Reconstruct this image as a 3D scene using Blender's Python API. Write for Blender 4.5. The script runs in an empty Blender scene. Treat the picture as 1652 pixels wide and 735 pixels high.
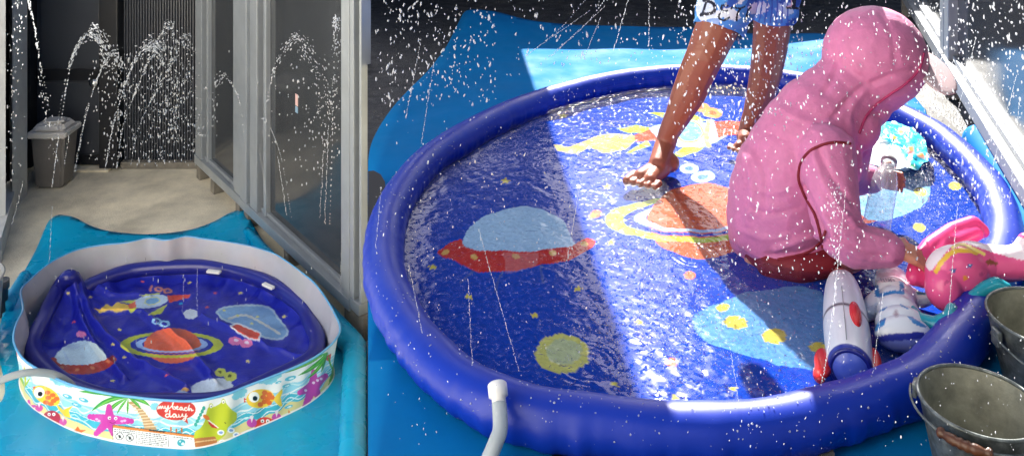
import bpy, bmesh, math, random
import numpy as np
from mathutils import Vector, Matrix, noise, bvhtree
random.seed(7); rng = np.random.default_rng(7)
SC = bpy.context.scene
COL = SC.collection
# ------------------------------------------------------------------ camera
F, Y0, CX = 1400.0, -300.0, 826.0      # focal length, horizon row and centre column in photo pixels
HC = 2.3                                # eye height above the lower yard
T = 1.2                                 # height of the raised terrace
cam = bpy.data.cameras.new('camera'); cam_o = bpy.data.objects.new('camera', cam); COL.objects.link(cam_o)
cam_o.location = (0, 0, HC); cam_o.rotation_euler = (math.pi/2, 0, 0)
cam.sensor_width = 36.0; cam.lens = 36.0*F/1652.0
cam.shift_y = -(367.5 - Y0)/1652.0
cam.clip_start = 0.05; cam.clip_end = 2000
SC.camera = cam_o
# ------------------------------------------------------------------ light
SUN_AZ, SUN_EL = math.radians(6.0), math.radians(38.0)
w = bpy.data.worlds.new('World'); SC.world = w; w.use_nodes = True
nt = w.node_tree; sky = nt.nodes.new('ShaderNodeTexSky'); sky.sky_type = 'NISHITA'
sky.sun_disc = False; sky.sun_elevation = SUN_EL; sky.sun_rotation = SUN_AZ
sky.air_density = 0.7; sky.dust_density = 1.2; sky.ozone_density = 0.6
bg = nt.nodes['Background']; bg.inputs[1].default_value = 0.085
nt.links.new(sky.outputs[0], bg.inputs[0])
sd = Vector((math.sin(SUN_AZ)*math.cos(SUN_EL), math.cos(SUN_AZ)*math.cos(SUN_EL), math.sin(SUN_EL)))
sl = bpy.data.lights.new('sun', 'SUN'); sl.energy = 5.0; sl.angle = math.radians(0.53); sl.color = (1, 0.95, 0.87)
so = bpy.data.objects.new('sun', sl); COL.objects.link(so); so.rotation_euler = (-sd).to_track_quat('-Z', 'Y').to_euler()
SC.view_settings.view_transform = 'Standard'; SC.view_settings.look = 'None'
SC.view_settings.exposure = 1.68; SC.view_settings.gamma = 1.0
SC.render.engine = 'CYCLES'; SC.cycles.use_denoising = True
SC.cycles.max_bounces = 8; SC.cycles.transparent_max_bounces = 24
SC.cycles.caustics_reflective = False; SC.cycles.caustics_refractive = False
SC.cycles.sample_clamp_indirect = 6.0

# ------------------------------------------------------------------ helpers
def G(px, py, z=0.0):
    d = F*(HC-z)/(py-Y0)
    return Vector(((px-CX)*d/F, d, z))
def S(px, py, d):
    return Vector(((px-CX)*d/F, d, HC-(py-Y0)*d/F))
def pix(P):
    P = np.asarray(P); return CX + F*P[:, 0]/P[:, 1], Y0 + F*(HC-P[:, 2])/P[:, 1]
def lin(c):
    out = []
    for v in c[:3]:
        v = v/255.0
        out.append(v/12.92 if v <= 0.04045 else ((v+0.055)/1.055)**2.4)
    return tuple(out)
def link(o, parent=None):
    COL.objects.link(o)
    if parent is not None: o.parent = parent
    return o
def tag(o, label=None, cat=None, group=None, kind=None):
    if label: o['label'] = label
    if cat: o['category'] = cat
    if group: o['group'] = group
    if kind: o['kind'] = kind
    return o
def empty(name, label, cat, group=None, loc=(0, 0, 0)):
    o = bpy.data.objects.new(name, None); o.empty_display_size = 0.05; o.location = loc
    COL.objects.link(o); return tag(o, label, cat, group)
def mesh_obj(name, verts, faces, mat, parent=None, smooth=True):
    me = bpy.data.meshes.new(name); me.from_pydata([tuple(v) for v in verts], [], faces); me.update()
    return me_obj(name, me, mat, parent, smooth)
def me_obj(name, me, mat, parent=None, smooth=True):
    if mat is not None: me.materials.append(mat)
    if smooth: me.polygons.foreach_set('use_smooth', [True]*len(me.polygons))
    o = bpy.data.objects.new(name, me); COL.objects.link(o)
    if parent is not None:
        o.parent = parent
        o.matrix_parent_inverse = Matrix.Translation(-Vector(parent.location)) if parent.parent is None else Matrix()
    return o
def bm_obj(name, bm, mat, parent=None, smooth=False):
    bmesh.ops.recalc_face_normals(bm, faces=bm.faces)
    me = bpy.data.meshes.new(name); bm.to_mesh(me); bm.free()
    return me_obj(name, me, mat, parent, smooth)
def add_box(bm, cx, cy, cz, sx, sy, sz, rz=0.0, bevel=0.0):
    r = bmesh.ops.create_cube(bm, size=1.0)
    vs = r['verts']
    bmesh.ops.scale(bm, vec=(sx, sy, sz), verts=vs)
    if bevel > 0:
        es = list({e for v in vs for e in v.link_edges})
        rr = bmesh.ops.bevel(bm, geom=es, offset=bevel, segments=2, affect='EDGES', profile=0.6)
        vs = [v for v in rr['verts']] + [v for v in vs if v.is_valid]
        vs = list(set(vs))
    bmesh.ops.rotate(bm, cent=(0, 0, 0), matrix=Matrix.Rotation(rz, 3, 'Z'), verts=vs)
    bmesh.ops.translate(bm, vec=(cx, cy, cz), verts=vs)
def box(name, c, s, mat, parent=None, rz=0.0, bevel=0.004):
    bm = bmesh.new(); add_box(bm, *c, *s, rz=rz, bevel=bevel); return bm_obj(name, bm, mat, parent)
def catmull(pts, n, closed=True):
    pts = [np.array(p, float) for p in pts]; N = len(pts); out = []
    segs = N if closed else N-1
    for i in range(segs):
        if closed: p0, p1, p2, p3 = pts[i-1], pts[i], pts[(i+1) % N], pts[(i+2) % N]
        else: p0, p1, p2, p3 = pts[max(i-1, 0)], pts[i], pts[i+1], pts[min(i+2, N-1)]
        for k in range(n):
            t = k/n
            out.append(0.5*((2*p1)+(-p0+p2)*t+(2*p0-5*p1+4*p2-p3)*t*t+(-p0+3*p1-3*p2+p3)*t**3))
    if not closed: out.append(pts[-1])
    return np.array(out)
def resample(P, n, closed=True):
    Q = np.vstack([P, P[:1]]) if closed else P
    L = np.r_[0, np.cumsum(np.linalg.norm(np.diff(Q, axis=0), axis=1))]
    t = np.linspace(0, L[-1], n+1)[:-1] if closed else np.linspace(0, L[-1], n)
    return np.stack([np.interp(t, L, Q[:, k]) for k in range(Q.shape[1])], 1)
def tube(name, path, r, mat, parent=None, seg=12, closed=False, caps=True, flat=1.0):
    P = np.asarray(path, float); n = len(P)
    rr = np.full(n, r) if np.isscalar(r) else np.asarray(r, float)
    if closed: tan = np.roll(P, -1, 0)-np.roll(P, 1, 0)
    else: tan = np.gradient(P, axis=0)
    tan /= np.linalg.norm(tan, axis=1)[:, None]+1e-9
    up = np.array([0, 0, 1.0]); V = []
    prev = None
    for i in range(n):
        t = tan[i]
        if prev is None:
            a = np.cross(t, up)
            if np.linalg.norm(a) < 0.2: a = np.cross(t, [1, 0, 0])
        else:
            a = prev - t*np.dot(prev, t)
        a /= np.linalg.norm(a); prev = a
        if closed:
            a = np.cross(t, up); a /= np.linalg.norm(a)+1e-9
        b = np.cross(a, t)
        for k in range(seg):
            an = 2*math.pi*k/seg
            V.append(P[i] + rr[i]*(math.cos(an)*a + math.sin(an)*b*flat))
    Fc = []
    for i in range(n if closed else n-1):
        j = (i+1) % n
        for k in range(seg):
            l = (k+1) % seg
            Fc.append((i*seg+k, i*seg+l, j*seg+l, j*seg+k))
    if not closed and caps:
        Fc.append(tuple(range(seg))); Fc.append(tuple(range((n-1)*seg, n*seg)))
    o = mesh_obj(name, V, Fc, mat, parent)
    bm = bmesh.new(); bm.from_mesh(o.data); bmesh.ops.recalc_face_normals(bm, faces=bm.faces); bm.to_mesh(o.data); bm.free()
    return o
def lathe(name, prof, mat, parent=None, origin=(0, 0, 0), axis=(0, 0, 1), seg=40, squash=None):
    """prof: list of (r, h) along the axis"""
    q = Vector((0, 0, 1)).rotation_difference(Vector(axis).normalized()); O = Vector(origin); V = []; Fc = []
    for r, h in prof:
        for k in range(seg):
            a = 2*math.pi*k/seg
            p = q @ Vector((r*math.cos(a), r*math.sin(a), h))
            if squash: p = Vector((p.x*squash[0], p.y*squash[1], p.z*squash[2]))
            V.append(O+p)
    for i in range(len(prof)-1):
        for k in range(seg):
            l = (k+1) % seg; Fc.append((i*seg+k, i*seg+l, (i+1)*seg+l, (i+1)*seg+k))
    return mesh_obj(name, V, Fc, mat, parent)
def blob(name, prims, mat, parent=None, voxel=0.005, smooth=6):
    bm = bmesh.new()
    def sph(p, r, sub=2):
        bmesh.ops.create_icosphere(bm, subdivisions=sub, radius=r, matrix=Matrix.Translation(Vector(p)))
    for q in prims:
        if q[0] == 's': sph(q[1], q[2], 3)
        elif q[0] == 'c':
            p0, r0, p1, r1 = Vector(q[1]), q[2], Vector(q[3]), q[4]
            L = (p1-p0).length; n = max(2, int(L/(0.28*min(r0, r1)))+1)
            for i in range(n+1):
                t = i/n; sph(p0.lerp(p1, t), r0+(r1-r0)*t)
        elif q[0] == 'e':
            m = Matrix.Translation(Vector(q[1]))
            if len(q) > 3: m = m @ q[3].to_4x4()
            m = m @ Matrix.Diagonal((*q[2], 1))
            bmesh.ops.create_icosphere(bm, subdivisions=3, radius=1, matrix=m)
    me = bpy.data.meshes.new('tmp'); bm.to_mesh(me); bm.free()
    ob = bpy.data.objects.new('tmp', me); COL.objects.link(ob)
    m = ob.modifiers.new('r', 'REMESH'); m.mode = 'VOXEL'; m.voxel_size = voxel
    if smooth:
        s = ob.modifiers.new('s', 'SMOOTH'); s.iterations = smooth; s.factor = 0.5
    dg = bpy.context.evaluated_depsgraph_get()
    out = bpy.data.meshes.new_from_object(ob.evaluated_get(dg))
    bpy.data.objects.remove(ob); out.name = name; out.materials.clear()
    return me_obj(name, out, mat, parent)
def vco(me):
    a = np.empty(len(me.vertices)*3, np.float32); me.vertices.foreach_get('co', a); return a.reshape(-1, 3)
def set_col(me, c):
    at = me.color_attributes.new('Col', 'FLOAT_COLOR', 'POINT')
    a = np.ones((len(c), 4), np.float32); a[:, :3] = c; at.data.foreach_set('color', a.ravel())

# ------------------------------------------------------------------ flat print: colours put on mesh points
class Print:
    def __init__(s, U, V, base):
        s.U, s.V = U.astype(np.float64), V.astype(np.float64)
        s.c = np.tile(np.array(lin(base)), (len(U), 1)); s.o = (0, 0, 1)
    def tr(s, ox=0, oy=0, k=1.0): s.o = (ox, oy, 1.0/k); return s
    def _p(s, pts): return [(s.o[0]+x*s.o[2], s.o[1]+y*s.o[2]) for x, y in pts]
    def _put(s, idx, m, col, a=1.0):
        j = idx[m]; s.c[j] = s.c[j]*(1-a) + np.array(lin(col))*a
    def _bb(s, x0, x1, y0, y1): return np.nonzero((s.U > x0) & (s.U < x1) & (s.V > y0) & (s.V < y1))[0]
    def poly(s, pts, col, a=1.0, smooth=0):
        P = s._p(pts)
        if smooth: P = [tuple(q) for q in catmull(P, smooth)]
        xs = [p[0] for p in P]; ys = [p[1] for p in P]
        idx = s._bb(min(xs), max(xs), min(ys), max(ys))
        if not len(idx): return
        x, y = s.U[idx], s.V[idx]; ins = np.zeros(len(idx), bool)
        for i in range(len(P)):
            x1, y1 = P[i-1]; x2, y2 = P[i]
            if y1 == y2: continue
            c = ((y1 > y) != (y2 > y)) & (x < (x2-x1)*(y-y1)/(y2-y1)+x1)
            ins ^= c
        s._put(idx, ins, col, a)
    def ell(s, cx, cy, rx, ry, col, rot=0.0, inner=None, a=1.0, cond=None, wob=0.0):
        (cx, cy), = s._p([(cx, cy)]); rx *= s.o[2]; ry *= s.o[2]; R = max(rx, ry)*1.15
        idx = s._bb(cx-R, cx+R, cy-R, cy+R)
        if not len(idx): return
        dx, dy = s.U[idx]-cx, s.V[idx]-cy; ca, sa = math.cos(rot), math.sin(rot)
        e = np.hypot((dx*ca+dy*sa)/rx, (-dx*sa+dy*ca)/ry)
        if wob:
            th = np.arctan2(dy, dx); e = e*(1+wob*np.sin(th*9+1)+wob*0.6*np.sin(th*17))
        m = e < 1
        if inner is not None: m &= e > inner
        if cond is not None: m &= cond(s.U[idx], s.V[idx])
        s._put(idx, m, col, a)
    def line(s, pts, wd, col, a=1.0, smooth=0):
        P = s._p(pts); wd = wd*s.o[2]
        if smooth: P = [tuple(q) for q in catmull(P, smooth, closed=False)]
        for i in range(len(P)-1):
            (x1, y1), (x2, y2) = P[i], P[i+1]
            idx = s._bb(min(x1, x2)-wd, max(x1, x2)+wd, min(y1, y2)-wd, max(y1, y2)+wd)
            if not len(idx): continue
            x, y = s.U[idx], s.V[idx]; L2 = (x2-x1)**2+(y2-y1)**2+1e-9
            t = np.clip(((x-x1)*(x2-x1)+(y-y1)*(y2-y1))/L2, 0, 1)
            m = np.hypot(x-x1-t*(x2-x1), y-y1-t*(y2-y1)) < wd/2
            s._put(idx, m, col, a)
    def star(s, cx, cy, r, col, asp=0.62, rot=0.0, inner=0.45):
        pts = []
        for k in range(10):
            q = r if k % 2 == 0 else r*inner; an = rot-math.pi/2+k*math.pi/5
            pts.append((cx+q*math.cos(an), cy+q*math.sin(an)*asp))
        s.poly(pts, col)
    def arms(s, cx, cy, tips, wd, col):
        for tx, ty in tips:
            for k in range(7):
                t = k/6; s.ell(cx+(tx-cx)*t, cy+(ty-cy)*t, wd*(1-0.5*t), wd*(1-0.5*t), col)
    def leaf(s, a, b, bow, wd, col):
        a = np.array(a, float); b = np.array(b, float); d = b-a; n = np.array([-d[1], d[0]])
        m1 = (a+b)/2+n*bow; m2 = m1-n/np.linalg.norm(n)*wd*(1 if bow > 0 else -1)
        f = lambda m: [tuple((1-t)**2*a+2*t*(1-t)*m+t*t*b) for t in np.linspace(0, 1, 12)]
        s.poly(f(m1)+f(m2)[::-1], col)

# ------------------------------------------------------------------ materials
def mat(name, col, rough=0.5, metal=0.0, spec=0.5, var=0.0, vscale=6.0, bump=0.0, bscale=60.0, attr=False, coat=0.0, rvar=0.0, col2=None, sub=0.0, detail=6.0, sheen=0.0):
    m = bpy.data.materials.new(name); m.use_nodes = True; t = m.node_tree; b = t.nodes['Principled BSDF']
    L = t.links.new; co = t.nodes.new('ShaderNodeTexCoord').outputs['Object']
    c = lin(col) if max(col) > 1.0 else col
    b.inputs['Base Color'].default_value = (*c, 1); b.inputs['Roughness'].default_value = rough
    b.inputs['Metallic'].default_value = metal; b.inputs['Specular IOR Level'].default_value = spec
    b.inputs['Coat Weight'].default_value = coat; b.inputs['Coat Roughness'].default_value = 0.08
    if sheen: b.inputs['Sheen Weight'].default_value = sheen
    if sub:
        b.inputs['Subsurface Weight'].default_value = sub; b.inputs['Subsurface Radius'].default_value = (0.012, 0.005, 0.003); b.inputs['Subsurface Scale'].default_value = 1.0
    src = None
    if attr:
        a = t.nodes.new('ShaderNodeAttribute'); a.attribute_name = 'Col'; src = a.outputs['Color']
    if var or col2:
        n = t.nodes.new('ShaderNodeTexNoise'); n.inputs['Scale'].default_value = vscale; n.inputs['Detail'].default_value = detail; n.inputs['Roughness'].default_value = 0.65
        L(co, n.inputs['Vector'])
        if col2:
            r = t.nodes.new('ShaderNodeValToRGB'); c2 = lin(col2) if max(col2) > 1 else col2
            r.color_ramp.elements[0].position = 0.38; r.color_ramp.elements[0].color = (*c2, 1)
            r.color_ramp.elements[1].position = 0.62; r.color_ramp.elements[1].color = (*c, 1)
            L(n.outputs['Fac'], r.inputs['Fac']); src = r.outputs['Color']
        if var:
            mr = t.nodes.new('ShaderNodeMapRange'); mr.inputs['From Min'].default_value = 0.25; mr.inputs['From Max'].default_value = 0.75
            mr.inputs['To Min'].default_value = 1-var; mr.inputs['To Max'].default_value = 1+var
            L(n.outputs['Fac'], mr.inputs['Value'])
            h = t.nodes.new('ShaderNodeMix'); h.data_type = 'RGBA'; h.blend_type = 'MULTIPLY'; h.inputs[0].default_value = 1
            if src is None: h.inputs[6].default_value = (*c, 1)
            else: L(src, h.inputs[6])
            L(mr.outputs[0], h.inputs[7]); src = h.outputs[2]
    if src is not None: L(src, b.inputs['Base Color'])
    if rvar:
        n = t.nodes.new('ShaderNodeTexNoise'); n.inputs['Scale'].default_value = vscale*1.7; n.inputs['Detail'].default_value = 5; L(co, n.inputs['Vector'])
        mr = t.nodes.new('ShaderNodeMapRange'); mr.inputs['From Min'].default_value = 0.3; mr.inputs['From Max'].default_value = 0.7
        mr.inputs['To Min'].default_value = max(0.02, rough-rvar); mr.inputs['To Max'].default_value = min(1, rough+rvar)
        L(n.outputs['Fac'], mr.inputs['Value']); L(mr.outputs[0], b.inputs['Roughness'])
    if bump:
        n = t.nodes.new('ShaderNodeTexNoise'); n.inputs['Scale'].default_value = bscale; n.inputs['Detail'].default_value = 5; L(co, n.inputs['Vector'])
        bp = t.nodes.new('ShaderNodeBump'); bp.inputs['Strength'].default_value = bump; bp.inputs['Distance'].default_value = 0.01
        L(n.outputs['Fac'], bp.inputs['Height']); L(bp.outputs[0], b.inputs['Normal'])
    return m
def translucent_mat(name, col, mixf=0.45, rough=0.35):
    m = mat(name, col, rough, var=0.08, vscale=14, bump=0.15, bscale=25); t = m.node_tree; b = t.nodes['Principled BSDF']; o = t.nodes['Material Output']
    tr = t.nodes.new('ShaderNodeBsdfTranslucent'); tr.inputs[0].default_value = (*lin(col), 1)
    mx = t.nodes.new('ShaderNodeMixShader'); mx.inputs[0].default_value = mixf
    t.links.new(b.outputs[0], mx.inputs[1]); t.links.new(tr.outputs[0], mx.inputs[2]); t.links.new(mx.outputs[0], o.inputs[0])
    return m
def clear_mat(name, tint=(0.9, 0.96, 1.0), ior=1.33, rough=0.03, bump=0.0, bscale=80.0, bdist=0.004, base=0.0, white=0.0, aniso=None):
    m = bpy.data.materials.new(name); m.use_nodes = True; t = m.node_tree; t.nodes.remove(t.nodes['Principled BSDF']); o = t.nodes['Material Output']; L = t.links.new
    tp = t.nodes.new('ShaderNodeBsdfTransparent'); tp.inputs[0].default_value = (*tint, 1)
    gl = t.nodes.new('ShaderNodeBsdfGlossy'); gl.inputs['Roughness'].default_value = rough
    fr = t.nodes.new('ShaderNodeLayerWeight'); fr.inputs['Blend'].default_value = 0.5
    f0 = ((ior-1)/(ior+1))**2; pw = t.nodes.new('ShaderNodeMath'); pw.operation = 'POWER'; pw.inputs[1].default_value = 5.0; L(fr.outputs['Facing'], pw.inputs[0])
    sk = t.nodes.new('ShaderNodeMath'); sk.operation = 'MULTIPLY_ADD'; sk.inputs[1].default_value = 1-f0; sk.inputs[2].default_value = f0; L(pw.outputs[0], sk.inputs[0])
    mx = t.nodes.new('ShaderNodeMixShader')
    fac = sk.outputs[0]
    if base:
        ad = t.nodes.new('ShaderNodeMath'); ad.operation = 'ADD'; ad.use_clamp = True; L(fac, ad.inputs[0]); ad.inputs[1].default_value = base; fac = ad.outputs[0]
    if bump:
        co = t.nodes.new('ShaderNodeTexCoord').outputs['Object']
        n = t.nodes.new('ShaderNodeTexNoise'); n.inputs['Scale'].default_value = bscale; n.inputs['Detail'].default_value = 3; L(co, n.inputs['Vector'])
        bp = t.nodes.new('ShaderNodeBump'); bp.inputs['Strength'].default_value = bump; bp.inputs['Distance'].default_value = bdist
        hgt_ = n.outputs['Fac']
        if aniso:
            at = t.nodes.new('ShaderNodeAttribute'); at.attribute_name = aniso; mu = t.nodes.new('ShaderNodeMath'); mu.operation = 'MULTIPLY'
            n.inputs['Detail'].default_value = 1.0; n.inputs['Distortion'].default_value = 0.8
            mr = t.nodes.new('ShaderNodeMapRange'); mr.interpolation_type = 'SMOOTHSTEP'; mr.inputs['From Min'].default_value = 0.56; mr.inputs['From Max'].default_value = 0.76
            L(hgt_, mr.inputs['Value']); L(mr.outputs[0], mu.inputs[0]); L(at.outputs['Fac'], mu.inputs[1]); hgt_ = mu.outputs[0]
        L(hgt_, bp.inputs['Height']); L(bp.outputs[0], gl.inputs['Normal']); L(bp.outputs[0], fr.inputs['Normal'])
    L(fac, mx.inputs[0]); L(tp.outputs[0], mx.inputs[1]); L(gl.outputs[0], mx.inputs[2])
    last = mx.outputs[0]
    if white:
        df = t.nodes.new('ShaderNodeBsdfDiffuse'); df.inputs[0].default_value = (0.9, 0.93, 0.95, 1)
        tl = t.nodes.new('ShaderNodeBsdfTranslucent'); tl.inputs[0].default_value = (0.9, 0.93, 0.95, 1)
        m0 = t.nodes.new('ShaderNodeMixShader'); m0.inputs[0].default_value = 0.5; L(df.outputs[0], m0.inputs[1]); L(tl.outputs[0], m0.inputs[2])
        m2 = t.nodes.new('ShaderNodeMixShader'); m2.inputs[0].default_value = white; L(last, m2.inputs[1]); L(m0.outputs[0], m2.inputs[2]); last = m2.outputs[0]
    L(last, o.inputs[0]); return m

M = {}
M['concrete'] = mat('concrete', (226, 217, 195), 0.85, var=0.38, vscale=3.6, detail=12, bump=0.35, bscale=110, rvar=0.1)
M['wet_asphalt'] = mat('wet_asphalt', (38, 40, 43), 0.45, var=0.35, vscale=9, bump=0.5, bscale=140, rvar=0.2)
M['grey_wall'] = mat('grey_wall', (186, 190, 192), 0.6, var=0.14, vscale=7, bump=0.1, bscale=60)
M['dark_metal'] = mat('dark_metal', (66, 70, 78), 0.38, spec=0.5, var=0.12, vscale=3, rvar=0.08)
M['dark_trim'] = mat('dark_trim', (32, 34, 39), 0.4, var=0.1)
M['black'] = mat('black', (14, 14, 15), 0.6, var=0.3, vscale=20)
M['alu'] = mat('aluminium', (158, 165, 172), 0.4, metal=0.4, var=0.08, vscale=8, rvar=0.1)
M['alu_white'] = mat('pale_aluminium', (146, 150, 154), 0.55, metal=0.3, var=0.06, vscale=8)
M['pane'] = mat('smoked_pane', (58, 61, 65), 0.12, spec=0.75, var=0.15, vscale=2, rvar=0.04)
M['block'] = mat('concrete_block', (120, 116, 108), 0.9, var=0.25, vscale=20, bump=0.3)
M['bin'] = mat('bin_grey', (122, 118, 115), 0.55, var=0.1, vscale=12, bump=0.08, bscale=120)
M['bin_lid'] = mat('bin_lid_grey', (214, 211, 208), 0.5, var=0.08, vscale=12)
M['steel'] = mat('steel', (200, 200, 200), 0.25, metal=1.0)
M['mat_right'] = mat('foam_sheet_deep_blue', (0, 110, 172), 0.75, spec=0.1, var=0.1, vscale=4, bump=0.08, bscale=26, rvar=0.12)
M['mat_blue'] = mat('foam_sheet_blue', (0, 158, 206), 0.3, spec=0.5, var=0.07, vscale=5, bump=0.06, bscale=30, rvar=0.14)
M['wall_in'] = translucent_mat('vinyl_inside', (200, 201, 212), 0.35)
M['print_wall'] = mat('printed_vinyl', (1, 1, 1), 0.32, attr=True, bump=0.05, bscale=20)
M['trim_blue'] = mat('trim_blue', (95, 165, 215), 0.35)
M['tube_navy'] = mat('tube_navy', (26, 32, 128), 0.28, spec=0.6, var=0.08, vscale=6, bump=0.05, bscale=14)
M['liner_l'] = mat('printed_liner', (1, 1, 1), 0.3, spec=0.35, attr=True, bump=0.3, bscale=30, var=0.14, vscale=80)
M['liner_r'] = mat('printed_liner_large', (1, 1, 1), 0.9, spec=0.02, attr=True, bump=0.5, bscale=45, var=0.16, vscale=90)
M['tube_blue'] = mat('tube_blue', (4, 46, 164), 0.4, spec=0.4, var=0.06, vscale=5, bump=0.04, bscale=9, rvar=0.06)
M['water_l'] = clear_mat('water_shallow', (0.9, 0.95, 1.0), 1.33, 0.04, bump=0.35, bscale=130, bdist=0.006)
M['water_r'] = clear_mat('water_pool', (0.88, 0.94, 1.0), 1.33, 0.095, bump=1.0, bscale=75, bdist=0.020, aniso='chop')
M['drop'] = clear_mat('water_drop', (0.95, 0.97, 1.0), 1.33, 0.05, base=0.1, white=0.38)
M['hose'] = translucent_mat('hose_pvc', (190, 200, 205), 0.3, 0.3)
M['white_plastic'] = mat('white_plastic', (225, 226, 226), 0.35)
M['tub'] = translucent_mat('cloudy_plastic', (172, 175, 175), 0.3, 0.3)
M['skin'] = mat('skin', (148, 86, 66), 0.42, var=0.09, vscale=18, sub=0.12, bump=0.05, bscale=160)
M['skin_pale'] = mat('skin_pale', (206, 142, 116), 0.45, var=0.08, vscale=18, sub=0.1, bump=0.05, bscale=160)
M['pink'] = mat('pink_fabric', (204, 116, 160), 0.6, var=0.14, vscale=30, bump=0.25, bscale=60, sheen=0.15)
M['red'] = mat('red_fabric', (120, 16, 34), 0.7, var=0.1)
M['cap'] = mat('cap_fabric', (206, 182, 186), 0.8, var=0.06, bump=0.1, bscale=200)
M['hair'] = mat('hair', (20, 16, 16), 0.5, bump=0.4, bscale=200)
M['shorts'] = mat('printed_shorts', (1, 1, 1), 0.6, attr=True, bump=0.1, bscale=20)
M['shirt'] = mat('shirt', (215, 220, 228), 0.7, bump=0.1, bscale=20)
M['toy'] = mat('printed_toy_vinyl', (1, 1, 1), 0.28, attr=True, spec=0.55, bump=0.05, bscale=18)
M['bottle'] = clear_mat('bottle_plastic', (0.93, 0.96, 0.98), 1.5, 0.05, base=0.1, bump=0.3, bscale=50, white=0.16)
M['pouch'] = mat('pouch', (1, 1, 1), 0.2, attr=True, bump=0.3, bscale=30)
M['galv'] = mat('galvanised', (122, 128, 126), 0.5, metal=0.6, var=0.35, vscale=26, rvar=0.2, col2=(84, 90, 88))
M['galv_in'] = mat('galvanised_dull', (138, 138, 124), 0.65, metal=0.3, var=0.45, vscale=24, rvar=0.2, bump=0.15, bscale=60)
M['wood'] = mat('turned_wood', (86, 50, 28), 0.4, var=0.3, vscale=30)
M['plaster'] = mat('plaster', (236, 232, 224), 0.85, var=0.06, vscale=3, bump=0.1)
M['roof'] = mat('roof_sheet', (120, 122, 126), 0.6, var=0.1)

# ------------------------------------------------------------------ setting: ground, terrace
def prism(name, pts, z0, z1, m, parent=None):
    n = len(pts); V = [(p[0], p[1], z0) for p in pts]+[(p[0], p[1], z1) for p in pts]
    Fc = [tuple(range(n))[::-1], tuple(range(n, 2*n))]+[(i, (i+1) % n, n+(i+1) % n, n+i) for i in range(n)]
    o = mesh_obj(name, V, Fc, m, parent, smooth=False); bm = bmesh.new(); bm.from_mesh(o.data)
    bmesh.ops.recalc_face_normals(bm, faces=bm.faces); bm.to_mesh(o.data); bm.free(); return o
g = mesh_obj('ground', [(-400, -400, 0), (400, -400, 0), (400, 800, 0), (-400, 800, 0)], [(0, 1, 2, 3)], M['concrete'], smooth=False); tag(g, 'pale sand coloured concrete yard floor', kind='structure')
E = (593-CX)/F
terr = prism('terrace', [(E*1.05, 1.05), (3.4, 1.05), (3.4, 6.4), (E*6.4, 6.4)], 0.0, T-0.004, M['concrete']); tag(terr, 'raised concrete terrace under the large pool', kind='structure')
pav = prism('pavement', [(E*1.05, 1.05), (3.4, 1.05), (3.4, 6.4), (E*6.4, 6.4)], T-0.004, T, M['wet_asphalt']); tag(pav, 'dark wet paving around the large pool', kind='structure')

# ------------------------------------------------------------------ unseen blocks added to cast shade, block sky and bounce light
hs = empty('shade_block', 'unseen low building added behind the alley to shade it', 'light_helper')  # out of view; added and sized so the alley lies in shade
prism('wall', [(-5.2, 5.72), (-0.95, 5.72), (-0.95, 8), (-5.2, 8)], 0, 2.05, M['plaster'], hs)
prism('roof', [(-5.3, 5.62), (-0.9, 5.62), (-0.9, 8.1), (-5.3, 8.1)], 2.05, 2.11, M['roof'], hs)
cp = empty('shade_roof', 'unseen flat roof added to shade one side of the terrace', 'shade_roof')  # out of view; edge and height set to cast the terrace shade
prism('roof_sheet', [(-0.5, 2.7), (0.497, 2.7), (0.220, 6.2), (-0.5, 6.2)], 2.7, 2.75, M['roof'], cp)
for px_, py_ in ((-0.4, 5.65), (0.1, 5.65), (-0.4, 5.95), (0.1, 5.95)): box('post', (px_, py_, (T+2.7)/2), (0.06, 0.06, 2.7-T), M['alu'], cp)
hw = empty('bounce_wall', 'unseen pale wall added behind the camera to bounce sunlight into the alley', 'light_helper')  # added behind the camera to bounce sunlight into the alley
prism('wall', [(-9, -0.5), (-0.9, -0.5), (-0.9, -0.9), (-9, -0.9)], 0, 6.0, M['plaster'], hw)
hx = empty('sky_blocker', 'unseen dark wall added behind the camera to block sky light on the terrace', 'light_helper')  # added behind the camera to cut sky fill on the terrace
prism('wall', [(-0.85, -1.0), (6, -1.0), (6, -1.3), (-0.85, -1.3)], 0, 5.0, M['dark_metal'], hx)
lw = empty('low_wall', 'low dark wall out of view, sized to shade the far end of the terrace', 'wall')  # out of view; height set by the shade line it casts
prism('wall_body', [(E*6.2+0.02, 5.35), (3.3, 5.35), (3.3, 5.5), (E*6.2+0.02, 5.5)], T, T+1.02, M['dark_metal'], lw)
prism('coping', [(E*6.2, 5.32), (3.32, 5.32), (3.32, 5.53), (E*6.2, 5.53)], T+1.02, T+1.05, M['alu'], lw)

# ------------------------------------------------------------------ alley: back wall
BD = 5.64
def bx(px): return (px-CX)*BD/F
dr = empty('metal_door', 'dark metal door with two panels and a round steel knob', 'door', loc=(bx(110), BD, 0))
leaf = box('door_leaf', ((bx(58)+bx(166))/2, BD+0.03, 1.03), (bx(166)-bx(58), 0.04, 1.98), M['dark_metal'], dr)
for nm, x0, x1, z0, z1 in (('upper_panel', 64, 160, 0.66, 1.95), ('lower_panel', 64, 160, 0.1, 0.55)):
    bm = bmesh.new(); add_box(bm, (bx(x0)+bx(x1))/2, BD+0.008, (z0+z1)/2, bx(x1)-bx(x0), 0.012, z1-z0, bevel=0.004); bm_obj(nm, bm, M['dark_metal'], leaf)
for x0, x1 in ((38, 57.5), (166.5, 196)):
    box('door_jamb', ((bx(x0)+bx(x1))/2, BD-0.005, 1.04), (bx(x1)-bx(x0), 0.11, 2.04), M['dark_trim'], dr, bevel=0.006)
box('mid_rail', ((bx(58)+bx(166))/2, BD+0.004, 0.605), (bx(164)-bx(60), 0.02, 0.075), M['dark_trim'], dr)
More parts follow.
